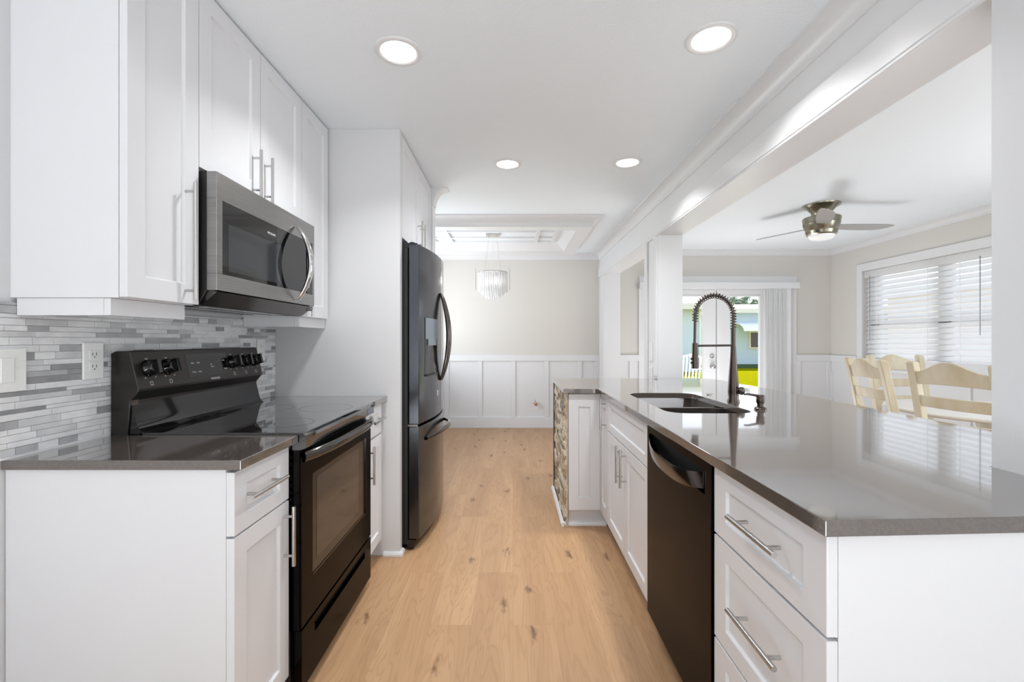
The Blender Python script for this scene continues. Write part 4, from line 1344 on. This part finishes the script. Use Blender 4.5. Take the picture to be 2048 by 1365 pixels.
def make_chair(label):
    t = thing('dining_chair', label, 'chair', (0, 0, 0), 'cream dining chairs')
    W = 0.222
    def bx(z):   # x of the rear stile centre line
        return -0.2 if z < 0.45 else -0.2 - 0.115 * ((z - 0.45) / 0.65) ** 1.15
    for sgn in (-1, 1):
        rings = []
        for z in (0, 0.2, 0.45, 0.6, 0.75, 0.9, 1.0, 1.06, 1.09, 1.098):
            x_ = bx(z); hx = 0.024 if z < 1.05 else 0.026 if z < 1.095 else 0.014; hy = 0.023 if z < 1.095 else 0.016
            y_ = sgn * (W - 0.012 * (z < 0.3))
            rings.append([(x_ - hx, y_ - hy, z), (x_ + hx, y_ - hy, z), (x_ + hx, y_ + hy, z), (x_ - hx, y_ + hy, z)])
        b = B(); b.ring_sweep(rings); b.build('rear_leg', 'chair', t, 0.006, smooth=30)
        b = B(); b.lathe([(0.0, 0), (0.015, 0), (0.022, 0.2), (0.024, 0.43), (0, 0.44)], (0.2, sgn * 0.2, 0), 14); b.build('front_leg', 'chair', t, smooth=40)
    def slat(z0, z1, arch, name):
        b = B(); rings = []
        n_ = 20
        for i in range(n_ + 1):
            t_ = -1 + 2 * i / n_
            y_ = t_ * (W - 0.008)
            cv = -0.03 * (1 - t_ * t_)
            top = z1 + arch * (0.5 + 0.5 * math.cos(PI * t_)) ** 1.2 - (0.016 if arch else 0) * 0
            zb = z0 + (0.008 * (1 - t_ * t_) if arch else 0.0)
            x0_ = bx(z0) + cv; x1_ = bx(top) + cv
            rings.append([(x0_ - 0.009, y_, zb), (x0_ + 0.009, y_, zb), (x1_ + 0.009, y_, top), (x1_ - 0.009, y_, top)])
        b.ring_sweep(rings); b.build(name, 'chair', t, 0.003, smooth=40)
    slat(0.955, 1.035, 0.065, 'crest_rail')
    slat(0.815, 0.885, 0.0, 'back_slat')
    slat(0.67, 0.735, 0.0, 'back_slat')
    b = B()
    sh = [(-0.19, -0.195), (0.2, -0.225), (0.225, -0.2), (0.23, 0), (0.225, 0.2), (0.2, 0.225), (-0.19, 0.195)]
    b.prism(sh, 'Z', 0.43, 0.46); b.build('seat', 'rush', t, 0.008)
    b = B()
    for z in (0.16, 0.28):
        b.cyl((0.2, -0.2, z), (0.2, 0.2, z), 0.011, seg=10)
        for sgn in (-1, 1):
            b.cyl((-0.2, sgn * 0.212, z + 0.03), (0.2, sgn * 0.2, z + 0.03), 0.011, seg=10)
    b.build('stretcher', 'chair', t, smooth=40)
    return t
c1 = make_chair('cream ladder-back dining chair nearest the patio door, its back to the counter')
dup(c1, (2.895, 2.77, 0), math.radians(9.4), 'cream ladder-back dining chair beside the grey wall end, its back to the counter')
dup(c1, (3.46, 3.86, 0), math.radians(-90), 'cream ladder-back dining chair across the table, below the slatted window blind')
c1.location = (2.884, 3.31, 0); c1.rotation_euler = (0, 0, math.radians(-11.4))

# ------------------------------------------------------------------ outside
b = B(); b.box(-30, 60, YB + 0.14, 90, -0.12, -0.02)
b.box(XR + 0.16, 60, -30, YB + 0.14, -0.12, -0.02)
lw = b.build('lawn', 'grass', None)
lw['kind'] = 'structure'
b = B(); b.box(0.5, 5.2, YB + 0.141, 10.0, -0.02, -0.005); o = b.build('patio_slab', 'patio', None); o['kind'] = 'structure'

hs_ = thing('house', 'pale blue neighbouring house with clamshell window awning, seen through the right door pane', 'house', (14, 20.7, 0))
b = B(); b.box(9.3, 20, 20.7, 28, -0.05, 2.5); b.build('walls', 'blue_wall', hs_)
b = B(); b.box(8.9, 20.4, 20.2, 28.5, 2.42, 2.62); b.build('fascia', 'fascia', hs_)
b = B(); b.add([(8.9, 20.2, 2.62), (20.4, 20.2, 2.62), (20.4, 28.5, 2.62), (8.9, 28.5, 2.62), (10.5, 24.3, 3.1), (19, 24.3, 3.1)], [(0, 1, 5, 4), (1, 2, 5), (2, 3, 4, 5), (3, 0, 4), (0, 3, 2, 1)]); b.build('roof', 'roof', hs_)
b = B(); b.box(10.6, 13.4, 20.64, 20.72, 0.83, 1.62); wf = b.build('window', 'winframe', hs_)
b = B()
for k in range(3):
    b.box(10.68 + k * 0.92, 11.5 + k * 0.92, 20.62, 20.65, 0.9, 1.55)
b.build('pane', 'winglass', wf)
b = B(); rings = []
for i in range(9):
    a = PI / 2 * i / 8
    rings.append((20.7 - 1.0 * math.sin(a), 1.62 + 0.38 * math.cos(a)))
pr = rings + [(y_ + 0.02, z_ - 0.03) for y_, z_ in reversed(rings)]
b.prism(pr, 'X', 9.9, 14.0)
b.build('awning', 'roof', hs_, smooth=40)
b = B(); b.box(9.3, 20, 20.3, 20.69, -0.02, 0.14); b.build('shade_strip', 'lawn_shade', hs_)  # dark strip standing in for the house's shadow on the grass

h2 = thing('house', 'cream and blue flat-roofed house wing seen through the left door pane beside the pillar', 'house', (6, 18, 0))
b = B(); b.box(2.0, 7.35, 18, 24, -0.05, 2.45); b.build('walls', 'blue_wall', h2)
b = B(); b.box(1.6, 7.8, 17.5, 24.4, 2.4, 2.62); b.build('fascia', 'fascia', h2)
b = B(); b.box(1.7, 7.75, 17.6, 24.4, 2.62, 2.66); b.prism([(17.6, 2.66), (24.4, 2.66), (21, 3.1)], 'X', 1.7, 7.75); b.build('roof', 'roof', h2)
b = B(); b.cyl((7.3, 17.96, 0), (7.3, 17.96, 2.4), 0.04, seg=10); b.build('downpipe', 'roof', h2)

h3 = thing('house', 'distant cream house glimpsed between the spray hose and the door stile', 'house', (15, 38, 0))
b = B(); b.box(9, 18, 38, 46, -0.05, 2.5); b.build('walls', 'cream_wall', h3)
b = B(); b.add([(8.5, 37.5, 2.5), (18.5, 37.5, 2.5), (18.5, 46.5, 2.5), (8.5, 46.5, 2.5), (11, 42, 3.5), (16, 42, 3.5)], [(0, 1, 5, 4), (1, 2, 5), (2, 3, 4, 5), (3, 0, 4), (0, 3, 2, 1)]); b.build('roof', 'roof', h3)
b = B(); b.prism([(36.9, 1.35), (37.98, 1.75), (37.98, 1.7), (36.9, 1.3)], 'X', 13, 17); b.build('awning', 'roof', h3)
b = B(); b.box(13.4, 16.6, 37.95, 38.0, 0.6, 1.4); b.build('window', 'winglass', h3)
b = B()
for i in range(160):
    a, r_ = rnd.random() * 6.28, rnd.random() * 0.7
    p_ = Vector((16.3 + r_ * math.cos(a), 36.6 + r_ * math.sin(a), rnd.random() * 0.75))
    s_ = 0.12
    q = [p_ + Vector((rnd.uniform(-s_, s_), rnd.uniform(-s_, s_), rnd.uniform(-s_, s_))) for _ in range(4)]
    b.add(q, [(0, 1, 2), (0, 2, 3)])
sh = b.build('shrub', 'leaf', None); tag(sh, 'small dark shrub in front of the distant cream house', 'shrub')

def tree(label, x_, y_, zc, rx, rz, seed, kind='leaf'):
    r_ = random.Random(seed)
    t = thing('tree', label, 'tree', (x_, y_, 0), 'trees behind the blue house')
    b = B(); b.cyl((x_, y_, 0), (x_, y_, zc), 0.2, 0.1, 8); b.build('trunk', 'bark', t)
    b = B()
    for i in range(900):
        d = Vector((r_.gauss(0, 1), r_.gauss(0, 1), r_.gauss(0, 1))).normalized()
        k = r_.random() ** 0.4
        bump_ = 1 + 0.25 * math.sin(5 * d.x + seed) * math.cos(4 * d.z)
        p_ = Vector((x_ + d.x * rx * k * bump_, y_ + d.y * rx * k, zc + d.z * rz * k * bump_))
        s_ = 0.28
        q = [p_ + Vector((r_.uniform(-s_, s_), r_.uniform(-s_, s_), r_.uniform(-s_, s_))) for _ in range(4)]
        b.add(q, [(0, 1, 2), (0, 2, 3)])
    b.build('foliage', kind, t)
tree('grey-green tree top showing above the blue house roof, left one', 16.6, 34, 3.2, 1.2, 1.2, 1)
tree('grey-green tree top showing above the blue house roof, right one', 20.0, 35, 3.4, 1.4, 1.5, 2)

pcx, pcy = 3.5, 9.4
pch = thing('patio_chair', 'white slat-back patio chair outside the glass door beside the pillar', 'chair', (pcx, pcy, -0.005))
for sgn in (-1, 1):
    b = B(); b.tube([(pcx + sgn * 0.25, pcy - 0.2, -0.005), (pcx + sgn * 0.27, pcy - 0.26, 0.4), (pcx + sgn * 0.24, pcy - 0.34, 0.88)], 0.02, 8); b.build('rear_leg', 'resin', pch, smooth=60)
    b = B(); b.tube([(pcx + sgn * 0.27, pcy + 0.25, -0.005), (pcx + sgn * 0.27, pcy + 0.25, 0.62), (pcx + sgn * 0.27, pcy - 0.25, 0.66)], 0.02, 8); b.build('armrest', 'resin', pch, smooth=60)
b = B()
for i in range(7):
    xx = pcx - 0.2 + i * 0.067
    b.tube([(xx, pcy - 0.24, 0.42), (xx, pcy - 0.3, 0.7), (xx, pcy - 0.345, 0.9 + 0.03 * math.cos((i - 3) / 3 * 1.3))], 0.019, 8, ry=0.008, up=(1, 0, 0))
b.tube([(pcx - 0.24, pcy - 0.34, 0.88), (pcx, pcy - 0.35, 0.94), (pcx + 0.24, pcy - 0.34, 0.88)], 0.02, 8)
b.build('backrest', 'resin', pch, smooth=60)
B().box(pcx - 0.26, pcx + 0.26, pcy - 0.26, pcy + 0.26, 0.38, 0.42).build('seat', 'resin', pch, 0.01)

h4 = thing('house', 'pale pink-white house wall glimpsed through the gaps of the slatted window blind', 'house', (12, 4, 0))
b = B(); b.box(11, 18, -4, 13.5, -0.05, 2.5); b.build('walls', mat('pale_pink_stucco', lin(240, 228, 226), 0.85), h4)
b = B(); b.box(10.5, 18.5, -4.5, 13.8, 2.45, 2.65); b.build('roof', 'roof', h4)

b = B(); b.box(XR + 0.16, 11.0, -6, 6.55, -0.02, -0.008); b.box(7.6, 11.0, 6.55, 13.2, -0.02, -0.008); o = b.build('bounce_paving', 'patio', None); o['kind'] = 'structure'  # paving added to bounce neutral light toward the blind
